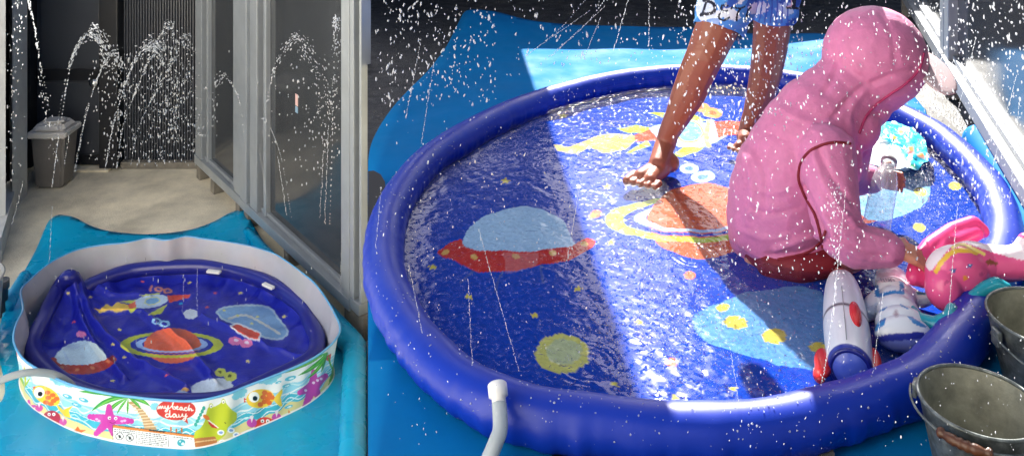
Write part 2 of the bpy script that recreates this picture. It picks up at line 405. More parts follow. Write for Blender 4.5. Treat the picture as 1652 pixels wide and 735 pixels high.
box('kick_rail', ((bx(58)+bx(166))/2, BD+0.004, 0.055), (bx(164)-bx(60), 0.02, 0.06), M['dark_trim'], dr)
kz = S(158, 130, BD).z
lathe('door_knob', [(0.002, 0), (0.012, 0.0), (0.012, 0.03), (0.026, 0.04), (0.03, 0.055), (0.024, 0.07), (0.001, 0.075)], M['steel'], leaf, (bx(158), BD, kz), (0, -1, 0), 24)
box('sill', ((bx(58)+bx(185))/2, BD-0.03, 0.008), (bx(182)-bx(60), 0.08, 0.016), M['concrete'], dr)
# corrugated cladding
cw = empty('corrugated_wall', 'charcoal corrugated cladding beside the dark door', 'wall', loc=(bx(260), BD, 0))
V = []; Fc = []; x0, x1 = bx(196.5), bx(334); n = 31*6
for i in range(n+1):
    t = i/n; ph = (t*31) % 1.0; dep = 0.0 if ph < 0.5 else -0.016
    for z in (0.045, 2.1): V.append((x0+(x1-x0)*t, BD+0.03+dep, z))
for i in range(n): Fc.append((2*i, 2*i+2, 2*i+3, 2*i+1))
mesh_obj('cladding', V, Fc, M['dark_metal'], cw, smooth=False)
box('footing', ((x0+x1)/2, BD+0.02, 0.022), (x1-x0, 0.08, 0.044), M['block'], cw)
# left side wall: column, ledge, dark lattice
cl = empty('concrete_column', 'pale grey concrete column left of the dark door', 'column')
a = G(41, 291); b = G(2, 420)
V = [S(6, 0, 5.05), S(40, 0, 5.32)]
x = lambda px, d: (px-CX)*d/F
prism('shaft', [(x(20, 4.98), 4.98), (x(44, 5.25), 5.25), (x(40, 5.62), 5.62), (x(6, 5.4), 5.4)], 0, 2.8, M['grey_wall'], cl)
lg = empty('ledge_wall', 'low grey concrete ledge at the left edge of the alley', 'wall')
prism('ledge', [(x(24, 4.98), 4.975), (x(18, 5.2), 5.2), (x(-160, 4.4), 4.4), (x(-110, 3.9), 3.9), (x(2, 4.45), 4.45)], 0, 0.13, M['grey_wall'], lg)
prism('near_post', [(x(-30, 4.62), 4.62), (x(9, 4.70), 4.70), (x(7, 4.85), 4.85), (x(-32, 4.8), 4.8)], 0.13, 2.8, M['grey_wall'], lg)
lt = empty('mesh_screen', 'black mesh screen in the slot beside the column', 'screen')
pa = Vector((x(22, 5.15), 5.15, 0)); pb = Vector((x(-40, 4.75), 4.75, 0))
for k in range(14):
    p = pa.lerp(pb, k/13); box('bar', (p.x, p.y, 1.2), (0.012, 0.012, 2.1), M['black'], lt, bevel=0)
for k in range(16):
    z = 0.2+k*0.13; p = (pa+pb)/2; dv = pb-pa
    box('cross_bar', (p.x, p.y+0.012, z), (dv.length, 0.01, 0.012), M['black'], lt, rz=math.atan2(dv.y, dv.x), bevel=0)
pr = (pb-pa).normalized(); nn = Vector((-pr.y, pr.x, 0))
q = [pa-nn*0.05, pb-nn*0.05, pb-nn*0.08, pa-nn*0.08]
prism('backing', [(v.x, v.y) for v in q], 0.13, 2.4, M['black'], lt)

# ------------------------------------------------------------------ alley: aluminium partition
A = G(323, 258, 0.1); B = G(588, 505, 0.1)
def on_line(px, A=A, B=B):
    k = (px-CX)/F; dx, dy = B.x-A.x, B.y-A.y
    t = (k*A.y-A.x)/(dx-k*dy); return Vector((A.x+dx*t, A.y+dy*t, 0))
ang = math.atan2(B.y-A.y, B.x-A.x)
def panel(label, stiles, pane, z0, z1, feet, sticker=None, off=0.0, A=A, B=B, base=0.0, pale=False):
    ang = math.atan2(B.y-A.y, B.x-A.x); nrm = Vector((math.sin(ang), -math.cos(ang), 0))
    al = M['alu_white'] if pale else M['alu']
    c = (on_line(pane[0], A, B)+on_line(pane[1], A, B))/2
    e = empty('glazed_partition', label, 'partition', 'aluminium partition panels', loc=(c.x, c.y, base))
    for p0, p1, th in stiles:
        a, b = on_line(p0, A, B), on_line(p1, A, B); m = (a+b)/2+nrm*off
        box('stile', (m.x, m.y, (z0+z1)/2), ((b-a).length, th, z1-z0), al, e, rz=ang, bevel=0.004)
    lo, hi = min(s[0] for s in stiles), max(s[1] for s in stiles)
    a, b = on_line(lo, A, B), on_line(hi, A, B); m = (a+b)/2+nrm*(off-0.006)
    box('bottom_rail', (m.x, m.y, z0-0.025), ((b-a).length, 0.085, 0.05), al, e, rz=ang)
    a, b = on_line(pane[0], A, B), on_line(pane[1], A, B); m = (a+b)/2-nrm*0.012
    pn = box('pane', (m.x, m.y, (z0+z1)/2), ((b-a).length-0.002, 0.006, z1-z0), M['pane'], e, rz=ang, bevel=0)
    m2 = (a+b)/2+nrm*0.0
    box('glazing_bead', (m2.x, m2.y, z0+0.012), ((b-a).length-0.004, 0.02, 0.022), al, e, rz=ang)
    for f in feet:
        p = on_line(f, A, B)+nrm*-0.005; box('foot_block', (p.x, p.y, base+(z0-0.05-base)/2), (0.06, 0.07, z0-0.052-base), M['block'], e, rz=ang)
    if sticker:
        p = on_line(sticker[0], A, B)-nrm*0.0085; d = p.y; zt = S(0, sticker[1], d).z; zb = S(0, sticker[2], d).z
        for nm, f0, f1, cc in (('sticker', 0.0, 0.62, (205, 170, 165)), ('sticker', 0.66, 1.0, (120, 150, 175))):
            za, zz = zt+(zb-zt)*f0, zt+(zb-zt)*f1
            box(nm, (p.x, p.y, (za+zz)/2), (0.03, 0.002, za-zz), mat('sticker_paper', cc, 0.5), pn, rz=ang, bevel=0)
    return e
panel('narrow smoked partition panel in aluminium frame next to corrugated cladding', [(322.5, 332.5, 0.06), (336.5, 339, 0.03), (380, 383, 0.03), (386, 397, 0.06)], (332.5, 386), 0.14, 2.3, [327, 350, 391])
panel('wide smoked partition panel with a small sticker on its pane', [(398, 408, 0.07), (408.4, 412, 0.03), (412.4, 424, 0.06), (430, 434, 0.03), (556, 560, 0.03), (566, 576, 0.07)], (424, 566), 0.14, 2.3, [405, 470, 570], sticker=(476, 152, 182), off=0.004)
panel('last silver framed strip of the partition at the photo seam', [(577, 583, 0.07), (588.5, 592, 0.05)], (583, 588.5), 0.16, 2.3, [580, 590], off=0.004)

# bin
bn = empty('waste_bin', 'grey plastic waste bin with pale rounded lid by the dark door', 'bin', loc=tuple(G(88, 300)))
c = G(88, 297); wB = 0.125
def tap(name, c, hw0, hd0, hw1, hd1, z0, z1, m, par, bev=0.02, top=True):
    bm = bmesh.new(); vs = []
    for (hw, hd, z) in ((hw0, hd0, z0), (hw1, hd1, z1)):
        for sx, sy in ((-1, -1), (1, -1), (1, 1), (-1, 1)): vs.append(bm.verts.new((c[0]+sx*hw, c[1]+sy*hd, z)))
    bm.faces.new(vs[:4][::-1]); bm.faces.new(vs[4:])
    for i in range(4): bm.faces.new((vs[i], vs[(i+1) % 4], vs[4+(i+1) % 4], vs[4+i]))
    bmesh.ops.bevel(bm, geom=list(bm.edges), offset=bev, segments=3, affect='EDGES')
    return bm_obj(name, bm, m, par, smooth=False)
zt = S(0, 212, c.y).z; zl = S(0, 194, c.y).z
tap('bin_body', c, 0.084, 0.075, 0.104, 0.092, 0.002, zt, M['bin'], bn, 0.016)
tap('rim', c, 0.117, 0.105, 0.12, 0.108, zt-0.01, zt+0.028, M['bin_lid'], bn, 0.008)
ld = tap('lid', c, 0.114, 0.103, 0.07, 0.06, zt+0.02, zl+0.01, M['bin_lid'], bn, 0.024)
box('lid_flap', (c.x+0.03, c.y-0.03, zl+0.012), (0.105, 0.06, 0.012), M['bin_lid'], ld, rz=0.15)

# ------------------------------------------------------------------ foam sheets
def sheet(name, outline, z, m, parent, lifts=(), wav=0.004, thick=0.007, step=0.05):
    """outline: world XY; lifts: (x, y, radius, height)"""
    bm = bmesh.new(); vs = [bm.verts.new((p[0], p[1], 0)) for p in outline]; bm.faces.new(vs)
    xs = [p[0] for p in outline]; ys = [p[1] for p in outline]
    for ax, lo, hi in ((0, min(xs), max(xs)), (1, min(ys), max(ys))):
        v = lo+step
        while v < hi:
            co = Vector((v, 0, 0)) if ax == 0 else Vector((0, v, 0)); no = Vector((1, 0, 0)) if ax == 0 else Vector((0, 1, 0))
            bmesh.ops.bisect_plane(bm, geom=list(bm.verts)+list(bm.edges)+list(bm.faces), plane_co=co, plane_no=no); v += step
    for v in bm.verts:
        dz = wav*(noise.noise(Vector((v.co.x*5, v.co.y*5, 3)))+1)
        for lx, ly, r, h in lifts:
            q = math.hypot(v.co.x-lx, v.co.y-ly)/r
            if q < 1: dz += h*(1-q)**2*(1+q)
        v.co.z = z+dz
    bmesh.ops.triangulate(bm, faces=bm.faces)
    if sum(f.normal.z for f in bm.faces) < 0:
        bmesh.ops.reverse_faces(bm, faces=bm.faces)
    bm.normal_update()
    o = bm_obj(name, bm, m, parent, smooth=True)
    s = o.modifiers.new('thickness', 'SOLIDIFY'); s.thickness = thick; s.offset = 1
    return o
fl = empty('foam_sheet', 'bright blue foam sheet under the printed paddling pool', 'foam sheet', 'blue foam sheets')
pts = [(84, 366), (110, 362), (150, 372), (230, 382), (330, 372), (374, 356), (392, 352), (402, 366), (470, 445), (540, 520), (586, 575), (592, 600), (592, 690), (592, 800), (300, 800), (-30, 800), (-30, 690), (8, 640), (-4, 560), (12, 488), (40, 440)]
ol = [tuple(q) for q in catmull([G(*p, 0.0)[:2] for p in pts], 5)]
ol = [(min(X, (592.3-CX)/F*Y), Y) for X, Y in ol]
P1, P2, P3 = G(90, 372), G(388, 362), G(14, 490)
sheet('sheet', ol, 0.004, M['mat_blue'], fl, lifts=[(P1.x, P1.y, 0.3, 0.05), (P2.x, P2.y, 0.32, 0.05), (P3.x, P3.y, 0.16, 0.05)])
# upturned edge against the partition
rp = [G(398, 372, 0.03), G(440, 420, 0.035), G(490, 470, 0.04), G(540, 525, 0.045), G(574, 562, 0.05), G(590, 590, 0.055), G(590, 650, 0.055), G(590, 735, 0.055), G(590, 830, 0.055)]
rp = catmull(rp, 8, closed=False); rp = np.array([(min(p[0], (590-CX)/F*p[1]-0.045), p[1], p[2]) for p in rp])
tube('rolled_edge', rp, np.minimum(np.linspace(0.02, 0.12, len(rp)), 0.05), M['mat_blue'], fl, seg=16)
tube('rolled_edge', catmull([G(10, 496, 0.04), G(16, 486, 0.04), G(28, 466, 0.04), G(40, 446, 0.03)], 6, False), 0.03, M['mat_blue'], fl, seg=16)

fr_ = empty('foam_sheet', 'large blue foam sheet under the deep blue splash pool', 'foam sheet', 'blue foam sheets')
pts = [(593.6, 268), (606, 222), (640, 172), (700, 108), (742, 48), (760, 31), (800, 33), (850, 40), (960, 46), (1120, 50), (1250, 62), (1330, 66), (1420, 100), (1490, 180), (1545, 240), (1600, 330), (1640, 420), (1690, 560), (1700, 800), (1300, 810), (1000, 812), (593.6, 812), (593.6, 740), (593.6, 660), (593.6, 560), (593.6, 480), (593.6, 410), (594, 340)]
ol = [tuple(q) for q in catmull([G(*p, T)[:2] for p in pts], 5)]
ol = [(max(X, (593.8-CX)/F*Y), Y) for X, Y in ol]
P1, P2 = G(760, 40, T), G(1400, 95, T)
sheet('sheet', ol, T+0.004, M['mat_right'], fr_, lifts=[(P1.x, P1.y, 0.5, 0.05), (P2.x, P2.y, 0.6, 0.06)], step=0.06)
rr = [G(1578, 225, T+0.05), G(1605, 262, T+0.05), G(1640, 315, T+0.05), G(1685, 395, T+0.05), G(1760, 520, T+0.05)]
tube('rolled_edge', catmull(rr, 8, False), 0.048, M['mat_right'], fr_, seg=20)

# ------------------------------------------------------------------ printed paddling pool (lower yard)
rim_px = [(22, 548), (34, 574), (60, 594), (110, 618), (165, 632), (220, 640), (275, 645), (320, 645), (365, 635), (400, 621), (450, 602), (500, 580), (530, 559), (546, 540), (548, 524), (538, 502), (524, 478), (507, 456), (488, 440), (462, 421), (440, 408), (400, 396), (360, 389), (330, 385), (300, 381), (270, 387), (240, 384), (205, 391), (165, 395), (128, 402), (95, 416), (70, 432), (52, 448), (34, 468), (37, 498), (26, 522)]
WH = 0.2
rimC = catmull([G(*p, WH) for p in rim_px], 12)
cen = rimC.mean(0); cen[2] = 0
pl = empty('paddling_pool', 'round paddling pool with beach print wall of fish, crab and palms', 'paddling pool', loc=(float(cen[0]), float(cen[1]), 0.0))
nF = 15*12; front = resample(rimC[:nF], 1250, closed=False); back = resample(rimC[nF-1:], 340, closed=False)
back = np.vstack([back, rimC[:1]])[1:-1]
rim = np.vstack([front, back]); NU = len(rim); NV = 110
def wall_pts(v, off=0.0):
    k = 0.965+0.035*v
    fl_ = 0.006*np.sin(np.linspace(0, 2*math.pi, NU, endpoint=False)*23)*math.sin(math.pi*v)
    base = cen + (rim-cen)*np.array([k, k, 0])[None, :]
    dirn = rim-cen; dirn[:, 2] = 0; dirn /= np.linalg.norm(dirn, axis=1)[:, None]
    P = base + dirn*(fl_[:, None]+off-0.010*math.sin(math.pi*v)); P[:, 2] = 0.014+(WH-0.014)*v
    return P
V = np.vstack([wall_pts(j/(NV-1)) for j in range(NV)])
ii, jj = np.meshgrid(np.arange(NU), np.arange(NV-1)); ii = ii.ravel(); jj = jj.ravel(); i2 = (ii+1) % NU
Fc = np.stack([jj*NU+ii, jj*NU+i2, (jj+1)*NU+i2, (jj+1)*NU+ii], 1)
def big_mesh(name, V, Fc, m, parent=None):
    me = bpy.data.meshes.new(name); V = np.asarray(V, np.float32); Fc = np.asarray(Fc, np.int32)
    me.vertices.add(len(V)); me.vertices.foreach_set('co', V.ravel())
    me.loops.add(Fc.size); me.loops.foreach_set('vertex_index', Fc.ravel())
    me.polygons.add(len(Fc)); me.polygons.foreach_set('loop_start', np.arange(0, Fc.size, Fc.shape[1], dtype=np.int32))
    me.update(calc_edges=True); me.validate()
    return me_obj(name, me, m, parent)
ow = big_mesh('printed_wall', V, Fc, M['print_wall'], pl)
# print coordinates: photo pixels on the front, mirrored onto the far side
Vp = V.copy(); isb = np.tile(np.arange(NU) >= len(front), NV); vv = np.repeat(np.linspace(0, 1, NV), NU)
U_, Vv_ = pix(Vp)
fU, fV = U_.reshape(NV, NU), Vv_.reshape(NV, NU)
nb = NU-len(front); srcI = (len(front)-1-(np.arange(nb)+1)*(len(front)-2)/(nb+1)).astype(int)
fU[:, len(front):] = fU[:, srcI]; fV[:, len(front):] = fV[:, srcI]
p = Print(fU.ravel(), fV.ravel(), (236, 239, 242))
wv = 0.02*np.sin(p.U*0.07)+0.015*np.sin(p.U*0.19+1)
def band(lo, hi, col, a=1.0, k=1.0):
    m_ = (vv > lo+wv*k) & (vv < hi+wv*k); p.c[m_] = p.c[m_]*(1-a)+np.array(lin(col))*a
band(0.36, 0.60, (150, 212, 232)); band(0.44, 0.475, (236, 240, 242), k=-1.5); band(0.52, 0.55, (200, 232, 240), k=2)
band(0.15, 0.37, (70, 180, 205)); band(0.21, 0.235, (225, 240, 244), k=2.5); band(0.29, 0.31, (190, 228, 236), k=-2); band(0.335, 0.352, (235, 242, 244), k=1.5)
band(-0.2, 0.17, (226, 214, 150), k=1.6); band(-0.3, 0.035, (214, 222, 226), k=0.0)
band(0.955, 1.2, (110, 175, 220), k=0)
p.tr()
for cx_, cy_, r in ((98, 612, 13), (88, 608, 9), (112, 618, 9), (432, 608, 16), (420, 612, 9), (445, 603, 10), (386, 634, 10), (380, 640, 6), (393, 630, 6), (250, 655, 8), (258, 658, 6)):
    p.ell(cx_, cy_, r, r*0.72, (135, 208, 228), wob=0.05)
def palm(cx_, cy_, tips):
    for tx, ty, bow, wd in tips:
        p.leaf((cx_, cy_), (tx, ty), bow, wd, (64, 160, 58)); p.leaf((cx_, cy_), (cx_+(tx-cx_)*0.9, cy_+(ty-cy_)*0.9), bow*0.8, wd*0.3, (130, 200, 80))
# first palm, trunk and leaves
p.tr(120, 640, 7.51)
p.poly([(640, 60), (720, 45), (840, 160), (935, 290), (1005, 395), (850, 385), (822, 270), (752, 140)], (190, 152, 104))
for k in range(9):
    t = k/8; p.line([(690+160*t, 90+270*t), (760+220*t+20, 75+275*t)], 13, (228, 208, 172))
p.tr()
palm(207, 641, [(126, 631, 0.18, 17), (146, 664, 0.34, 15), (166, 676, 0.3, 12), (188, 668, 0.2, 8), (206, 668, -0.1, 7), (243, 655, -0.35, 13), (228, 660, -0.3, 9), (236, 640, -0.25, 10), (165, 634, 0.1, 10)])
# pink star with eyes
def seastar(cx_, cy_, tips, wd, col):
    p.arms(cx_, cy_, tips, wd, col); p.ell(cx_, cy_, wd*1.25, wd*1.1, col)
p.tr(120, 640, 7.51); seastar(425, 270, [(420, 115), (190, 235), (265, 440), (470, 440), (690, 290)], 66, (204, 66, 168))
for x_, y_ in ((425, 250), (500, 255)): p.ell(x_, y_, 20, 20, (245, 240, 248)); p.ell(x_+3, y_+4, 9, 9, (90, 30, 90))
p.line([(430, 300), (465, 315), (500, 300)], 8, (120, 30, 100), smooth=4)
for x_, y_ in ((270, 265), (300, 285), (575, 290), (610, 283)): p.ell(x_, y_, 18, 13, (235, 190, 226))
# warning label
p.poly([(465, 335), (1470, 462), (1470, 692), (470, 582)], (238, 238, 238))
p.poly([(465, 335), (1470, 462), (1470, 492), (465, 368)], (226, 138, 60))
p.line([(465, 335), (1470, 462), (1470, 692), (470, 582), (465, 335)], 7, (70, 60, 55))
for xx in (752, 1140): p.line([(xx, 375+(xx-465)*0.126), (xx+3, 375+(xx-465)*0.126+215)], 6, (120, 120, 120))
R2 = random.Random(3)
def tiny(x0, x1, y0, rows, gap, sl=0.115):
    for r in range(rows):
        xx = x0
        while xx < x1:
            L_ = R2.choice((10, 16, 24, 34)); x2 = min(xx+L_, x1); yy = y0+r*gap
            p.line([(xx, yy+(xx-x0)*sl), (x2, yy+(x2-x0)*sl)], 8.5, (96, 92, 92)); xx = x2+13
tiny(485, 735, 386, 2, 24); tiny(490, 740, 530, 3, 21); tiny(775, 1120, 425, 9, 22); tiny(1180, 1425, 478, 1, 20); tiny(1160, 1455, 605, 3, 24)
for xx in (910, 950, 990, 1030, 1070): p.line([(xx, 398+(xx-910)*0.126), (xx+24, 400+(xx-910)*0.126)], 17, (60, 44, 36))
for x_, y_ in ((547, 472), (670, 490)):
    p.ell(x_, y_, 50, 45, (50, 50, 50), inner=0.84); p.line([(x_-32, y_-30), (x_+32, y_+30)], 8, (50, 50, 50)); p.ell(x_+2, y_+4, 15, 20, (40, 40, 40))
p.ell(1295, 550, 50, 42, (60, 170, 186)); p.ell(1315, 565, 22, 18, (225, 240, 240)); p.ell(1280, 535, 12, 10, (225, 240, 240))
for x_, y_, h_ in ((1168, 395, 30), (1235, 405, 14), (1300, 405, 24)): p.line([(x_, y_-h_), (x_, y_+12)], 22, (190, 120, 60))
# speech bubble with handwriting
p.ell(1233, 150, 238, 128, (206, 62, 46)); p.poly([(1290, 262), (1382, 325), (1365, 258)], (206, 62, 46))
WHT = (246, 236, 230)
def hand(strokes, wd=13):
    for s_ in strokes: p.line(s_, wd, WHT, smooth=6)
hand([[(1012, 140), (1020, 112), (1028, 138), (1040, 108), (1052, 138), (1066, 106), (1078, 134), (1090, 130)],
      [(1098, 108), (1104, 134), (1126, 128), (1136, 102), (1134, 140), (1120, 172), (1100, 168), (1118, 148), (1160, 128), (1192, 90)],
      [(1192, 90), (1200, 60), (1188, 90), (1196, 138), (1218, 142), (1226, 122), (1208, 116)],
      [(1236, 132), (1256, 122), (1248, 108), (1234, 124), (1246, 146), (1272, 142)],
      [(1306, 124), (1288, 120), (1278, 140), (1292, 154), (1308, 128), (1314, 154), (1326, 152)],
      [(1362, 128), (1344, 124), (1334, 146), (1350, 160), (1374, 150)],
      [(1374, 150), (1394, 96), (1386, 120), (1388, 162), (1402, 136), (1416, 142), (1420, 162), (1440, 156)],
      [(1150, 208), (1122, 200), (1104, 222), (1124, 240), (1150, 222), (1156, 160), (1154, 210), (1164, 238), (1184, 228)],
      [(1228, 206), (1204, 202), (1192, 226), (1210, 242), (1232, 216), (1238, 242), (1256, 238)],
      [(1264, 208), (1272, 238), (1298, 230), (1308, 200), (1316, 232), (1340, 228), (1352, 200), (1350, 250), (1334, 282), (1316, 270), (1338, 248), (1366, 226)]])
# yellow fish, crab and small stars on the near left
p.tr(0, 430, 2.41)
def fish(cx_, cy_, rx, ry, rot, eye, tail, sc):
    p.ell(cx_, cy_, rx, ry, (244, 206, 62), rot=rot); p.poly(tail, (244, 206, 62))
    for dx, dy in sc: p.ell(cx_+dx, cy_+dy, rx*0.2, ry*0.26, (226, 112, 44))
    p.ell(*eye, eye_r[0], eye_r[0], (248, 248, 246)); p.ell(eye[0]+eye_r[0]*0.2, eye[1]+eye_r[0]*0.25, eye_r[0]*0.45, eye_r[0]*0.45, (20, 20, 24))
eye_r = [21]
fish(180, 500, 58, 32, 0.5, (152, 488), [(218, 530), (245, 555), (285, 538), (268, 558), (275, 588), (250, 580), (225, 550)], [(5, -12), (25, -2), (40, 12), (8, 8), (28, 20), (-2, 26), (18, 32)])
p.poly([(126, 466), (138, 464), (132, 478)], (214, 70, 50))
for x_, y_ in ((262, 503), (325, 517), (298, 536), (310, 700)): p.ell(x_, y_, 20, 8, (80, 182, 208), rot=0.35); p.ell(x_-4, y_-2, 9, 3, (226, 243, 247), rot=0.35)
def crab(cx_, cy_, rx, ry, col, claw, claws):
    for k in (-1, 1):
        for q in range(3): p.line([(cx_+k*rx*0.7, cy_+ry*0.5), (cx_+k*rx*(1.25+0.1*q), cy_+ry*(0.55+0.35*q))], rx*0.13, col)
    p.ell(cx_, cy_, rx, ry, col)
    for x_, y_, r in claws: p.ell(x_, y_, r, r*0.9, claw); p.poly([(x_, y_), (x_-r*0.4, y_-r*1.4), (x_+r*0.4, y_-r*1.4)], (236, 225, 232))
    for k in (-1, 1): p.ell(cx_+k*rx*0.25, cy_-ry*0.55, rx*0.17, rx*0.17, (248, 244, 244)); p.ell(cx_+k*rx*0.25, cy_-ry*0.52, rx*0.07, rx*0.07, (40, 20, 20))
crab(200, 590, 36, 32, (176, 48, 70), (206, 84, 160), [(152, 548, 15), (245, 602, 15)])
p.star(302, 640, 36, (224, 110, 48), asp=0.6); p.star(160, 625, 18, (206, 90, 60), asp=0.6)
seastar(112, 545, [(112, 520), (92, 545), (100, 568), (125, 566), (135, 540)], 9, (204, 66, 168))
p.leaf((95, 470), (62, 400), 0.2, 16, (150, 190, 50)); p.leaf((95, 470), (92, 380), 0.2, 16, (190, 200, 60)); p.leaf((95, 470), (118, 430), -0.2, 14, (150, 190, 50))
p.ell(55, 345, 12, 26, (214, 62, 46)); p.ell(66, 300, 8, 18, (230, 200, 70)); seastar(62, 420, [(58, 395), (50, 430), (66, 455)], 8, (120, 190, 80))
# green cartoon reptile with open mouth
p.tr(330, 560, 4.2)
p.poly([(-70, 625), (-64, 570), (-30, 545), (0, 500), (12, 440), (30, 400), (60, 402), (90, 388), (112, 372), (128, 352), (152, 384), (190, 425), (218, 445), (212, 495), (160, 540), (140, 590), (95, 625), (60, 640), (-20, 645)], (192, 202, 44), smooth=4)
p.poly([(22, 488), (40, 500), (90, 538), (88, 548), (50, 540), (28, 515)], (206, 50, 44)); p.line([(24, 490), (92, 542)], 7, (245, 245, 240))
p.ell(12, 472, 26, 14, (226, 122, 44), rot=0.6)
for x_, y_ in ((44, 396), (127, 366)): p.ell(x_, y_, 14, 20, (192, 202, 44)); p.ell(x_, y_, 10, 13, (248, 248, 246)); p.ell(x_+1, y_+2, 4, 5, (30, 30, 30))
p.ell(140, 510, 8, 4, (90, 110, 20), rot=0.5)
for k in range(6): p.ell(-60+k*11, 520-k*22, 11, 14, (50, 160, 150))
p.poly([(-70, 615), (70, 600), (85, 625), (80, 690), (-60, 712)], (190, 120, 66)); p.line([(-65, 640), (78, 622)], 8, (226, 190, 140)); p.line([(-65, 680), (78, 662)], 8, (150, 84, 40))
for x_, y_ in ((110, 575), (180, 560), (120, 640), (215, 590)): p.ell(x_, y_, 24, 18, (244, 246, 250)); p.ell(x_, y_, 14, 9, (130, 160, 215))
p.ell(248, 598, 22, 20, (220, 66, 60)); p.leaf((170, 700), (130, 650), 0.2, 14, (220, 200, 60)); p.leaf((170, 700), (180, 640), 0.15, 14, (226, 206, 66)); p.leaf((170, 700), (245, 640), -0.2, 14, (220, 200, 60))
eye_r = [36]
fish(378, 345, 96, 64, -0.12, (335, 335), [(465, 345), (525, 278), (530, 300), (515, 335), (528, 395), (512, 400), (475, 365)], [(30, -40), (60, -28), (20, -10), (50, 0), (78, -8), (28, 22), (60, 28), (0, 40)])
p.poly([(268, 340), (286, 350), (272, 356), (284, 366), (266, 374)], (216, 60, 44))
for x_, y_, r in ((582, 208, 40), (500, 235, 22), (555, 258, 30), (570, 400, 30)): p.ell(x_, y_, r, r*0.36, (90, 190, 214), rot=-0.3); p.ell(x_+5, y_+1, r*0.5, r*0.14, (230, 245, 248), rot=-0.3)
crab(410, 530, 72, 60, (220, 66, 52), (204, 80, 176), [(320, 510, 34), (488, 472, 32)])
p.star(584, 472, 62, (226, 112, 46), asp=0.85, rot=-0.25, inner=0.4)
seastar(738, 262, [(740, 165), (820, 192), (645, 305), (680, 398), (778, 348)], 36, (200, 74, 172))
for x_, y_ in ((738, 238), (765, 222), (790, 212), (685, 290)): p.ell(x_, y_, 10, 9, (246, 226, 244))
p.poly([(858, 40), (852, 100), (800, 70)], (226, 90, 80))
palm(835, 30, [(545, 172, -0.12, 60), (632, 190, -0.25, 55), (690, 215, -0.25, 45), (725, 150, -0.1, 30), (790, 170, 0.1, 28), (802, 140, 0.2, 26), (880, 170, 0.2, 24)])
for k in range(5): p.ell(850+k*8, 260-k*32, 14, 22, (110, 170, 60))
set_col(ow.data, p.c)
Vi = np.vstack([wall_pts(v, -0.004) for v in np.linspace(0, 1, 14)]); ii, jj = np.meshgrid(np.arange(NU), np.arange(13)); ii = ii.ravel(); jj = jj.ravel(); i2 = (ii+1) % NU
big_mesh('inner_wall', Vi, np.stack([jj*NU+ii, (jj+1)*NU+ii, (jj+1)*NU+i2, jj*NU+i2], 1), M['wall_in'], pl)
tube('rim_piping', resample(rim, 400)-np.array([0, 0, 0.001]), 0.0042, M['trim_blue'], ow, seg=8, closed=True)
bp_ = resample(wall_pts(0.0), 200); tube('base_weld', bp_, 0.004, M['white_plastic'], pl, seg=6, closed=True)
n = len(bp_); mesh_obj('pool_base', [tuple(q) for q in bp_]+[tuple(cen+np.array([0, 0, 0.014]))], [(i, (i+1) % n, n) for i in range(n)], M['white_plastic'], pl)

# ------------------------------------------------------------------ splash mat inside it
sm = empty('splash_mat', 'half inflated navy splash mat with space print lying in the paddling pool', 'splash mat', 'space print splash mats')
tz = 0.075
tp = [G(300, 430, tz), G(358, 434, tz), G(426, 453, tz), G(484, 490, tz), G(499, 516, tz-0.01), G(512, 548, tz), G(500, 580, tz), G(440, 612, tz), G(360, 645, tz), G(270, 650, tz), G(180, 645, tz), G(110, 622, tz), G(70, 590, tz), G(52, 556, tz), G(70, 515, tz+0.02), S(92, 470, 3.98), S(112, 447, 4.0), S(128, 470, 4.06), G(150, 458, tz), G(210, 437, tz)]
tpC = catmull(tp, 14)
irg = tube('inflated_ring', tpC, 0.034, M['tube_navy'], sm, seg=20, closed=True)
for px_ in ((345, 438), (433, 461)):
    q = G(*px_, tz+0.03); box('white_patch', (q.x, q.y, q.z), (0.07, 0.022, 0.012), M['white_plastic'], irg, rz=-0.2 if px_[0] < 400 else -0.6, bevel=0.004)
NA, NR = 520, 300
ring = resample(tpC, NA); lc = ring.mean(0); lc[2] = 0.03
ridges = [([(122, 470), (150, 520), (176, 545), (215, 580), (300, 625)], 0.05, 0.022), ([(165, 500), (230, 500), (262, 528), (300, 560), (340, 600)], 0.03, 0.017),
          ([(262, 525), (300, 556), (322, 586), (350, 618)], 0.024, 0.016), ([(326, 506), (380, 532), (440, 560), (500, 582)], 0.03, 0.015), ([(145, 470), (180, 478), (240, 474)], 0.025, 0.016), ([(110, 455), (130, 520), (160, 570), (200, 610)], 0.05, 0.02)]
R_ = [(np.array([G(*q, 0.04)[:2] for q in pp]), h, wd) for pp, h, wd in ridges]
pk = np.array(S(112, 447, 4.0)[:2])
rr_ = np.linspace(0.0, 1.0, NR)
XY = (lc[None, None, :2]+(ring[None, :, :2]-lc[None, None, :2])*rr_[:, None, None]).reshape(-1, 2)
def seg_dist(XY, P):
    D = np.full(len(XY), 9.0)
    for a, b in zip(P[:-1], P[1:]):
        ab = b-a; t = np.clip(((XY-a)@ab)/(ab@ab+1e-12), 0, 1); D = np.minimum(D, np.linalg.norm(XY-a-t[:, None]*ab, axis=1))
    return D
z = np.full(len(XY), 0.026)
for P, h, wd in R_:
    D = seg_dist(XY, P); z += 0.66*h*np.exp(-(D/(wd*0.75))**2)
D = np.linalg.norm(XY-pk, axis=1); z += 0.10*np.exp(-D/0.09)
rad = np.repeat(rr_, NA); z += np.clip((rad-0.86)/0.14, 0, 1)**2*0.045
th_ = np.tile(np.linspace(0, 2*math.pi, NA, endpoint=False), NR)
z += np.clip((rad-0.6)/0.4, 0, 1)**2*0.008*(np.sin(th_*17)+np.sin(th_*29+2))
for k in range(14):
    a_ = rng.uniform(0, 6.28); f_ = rng.uniform(15, 70); z += 0.0012*np.sin((XY[:, 0]*math.cos(a_)+XY[:, 1]*math.sin(a_))*f_+k)
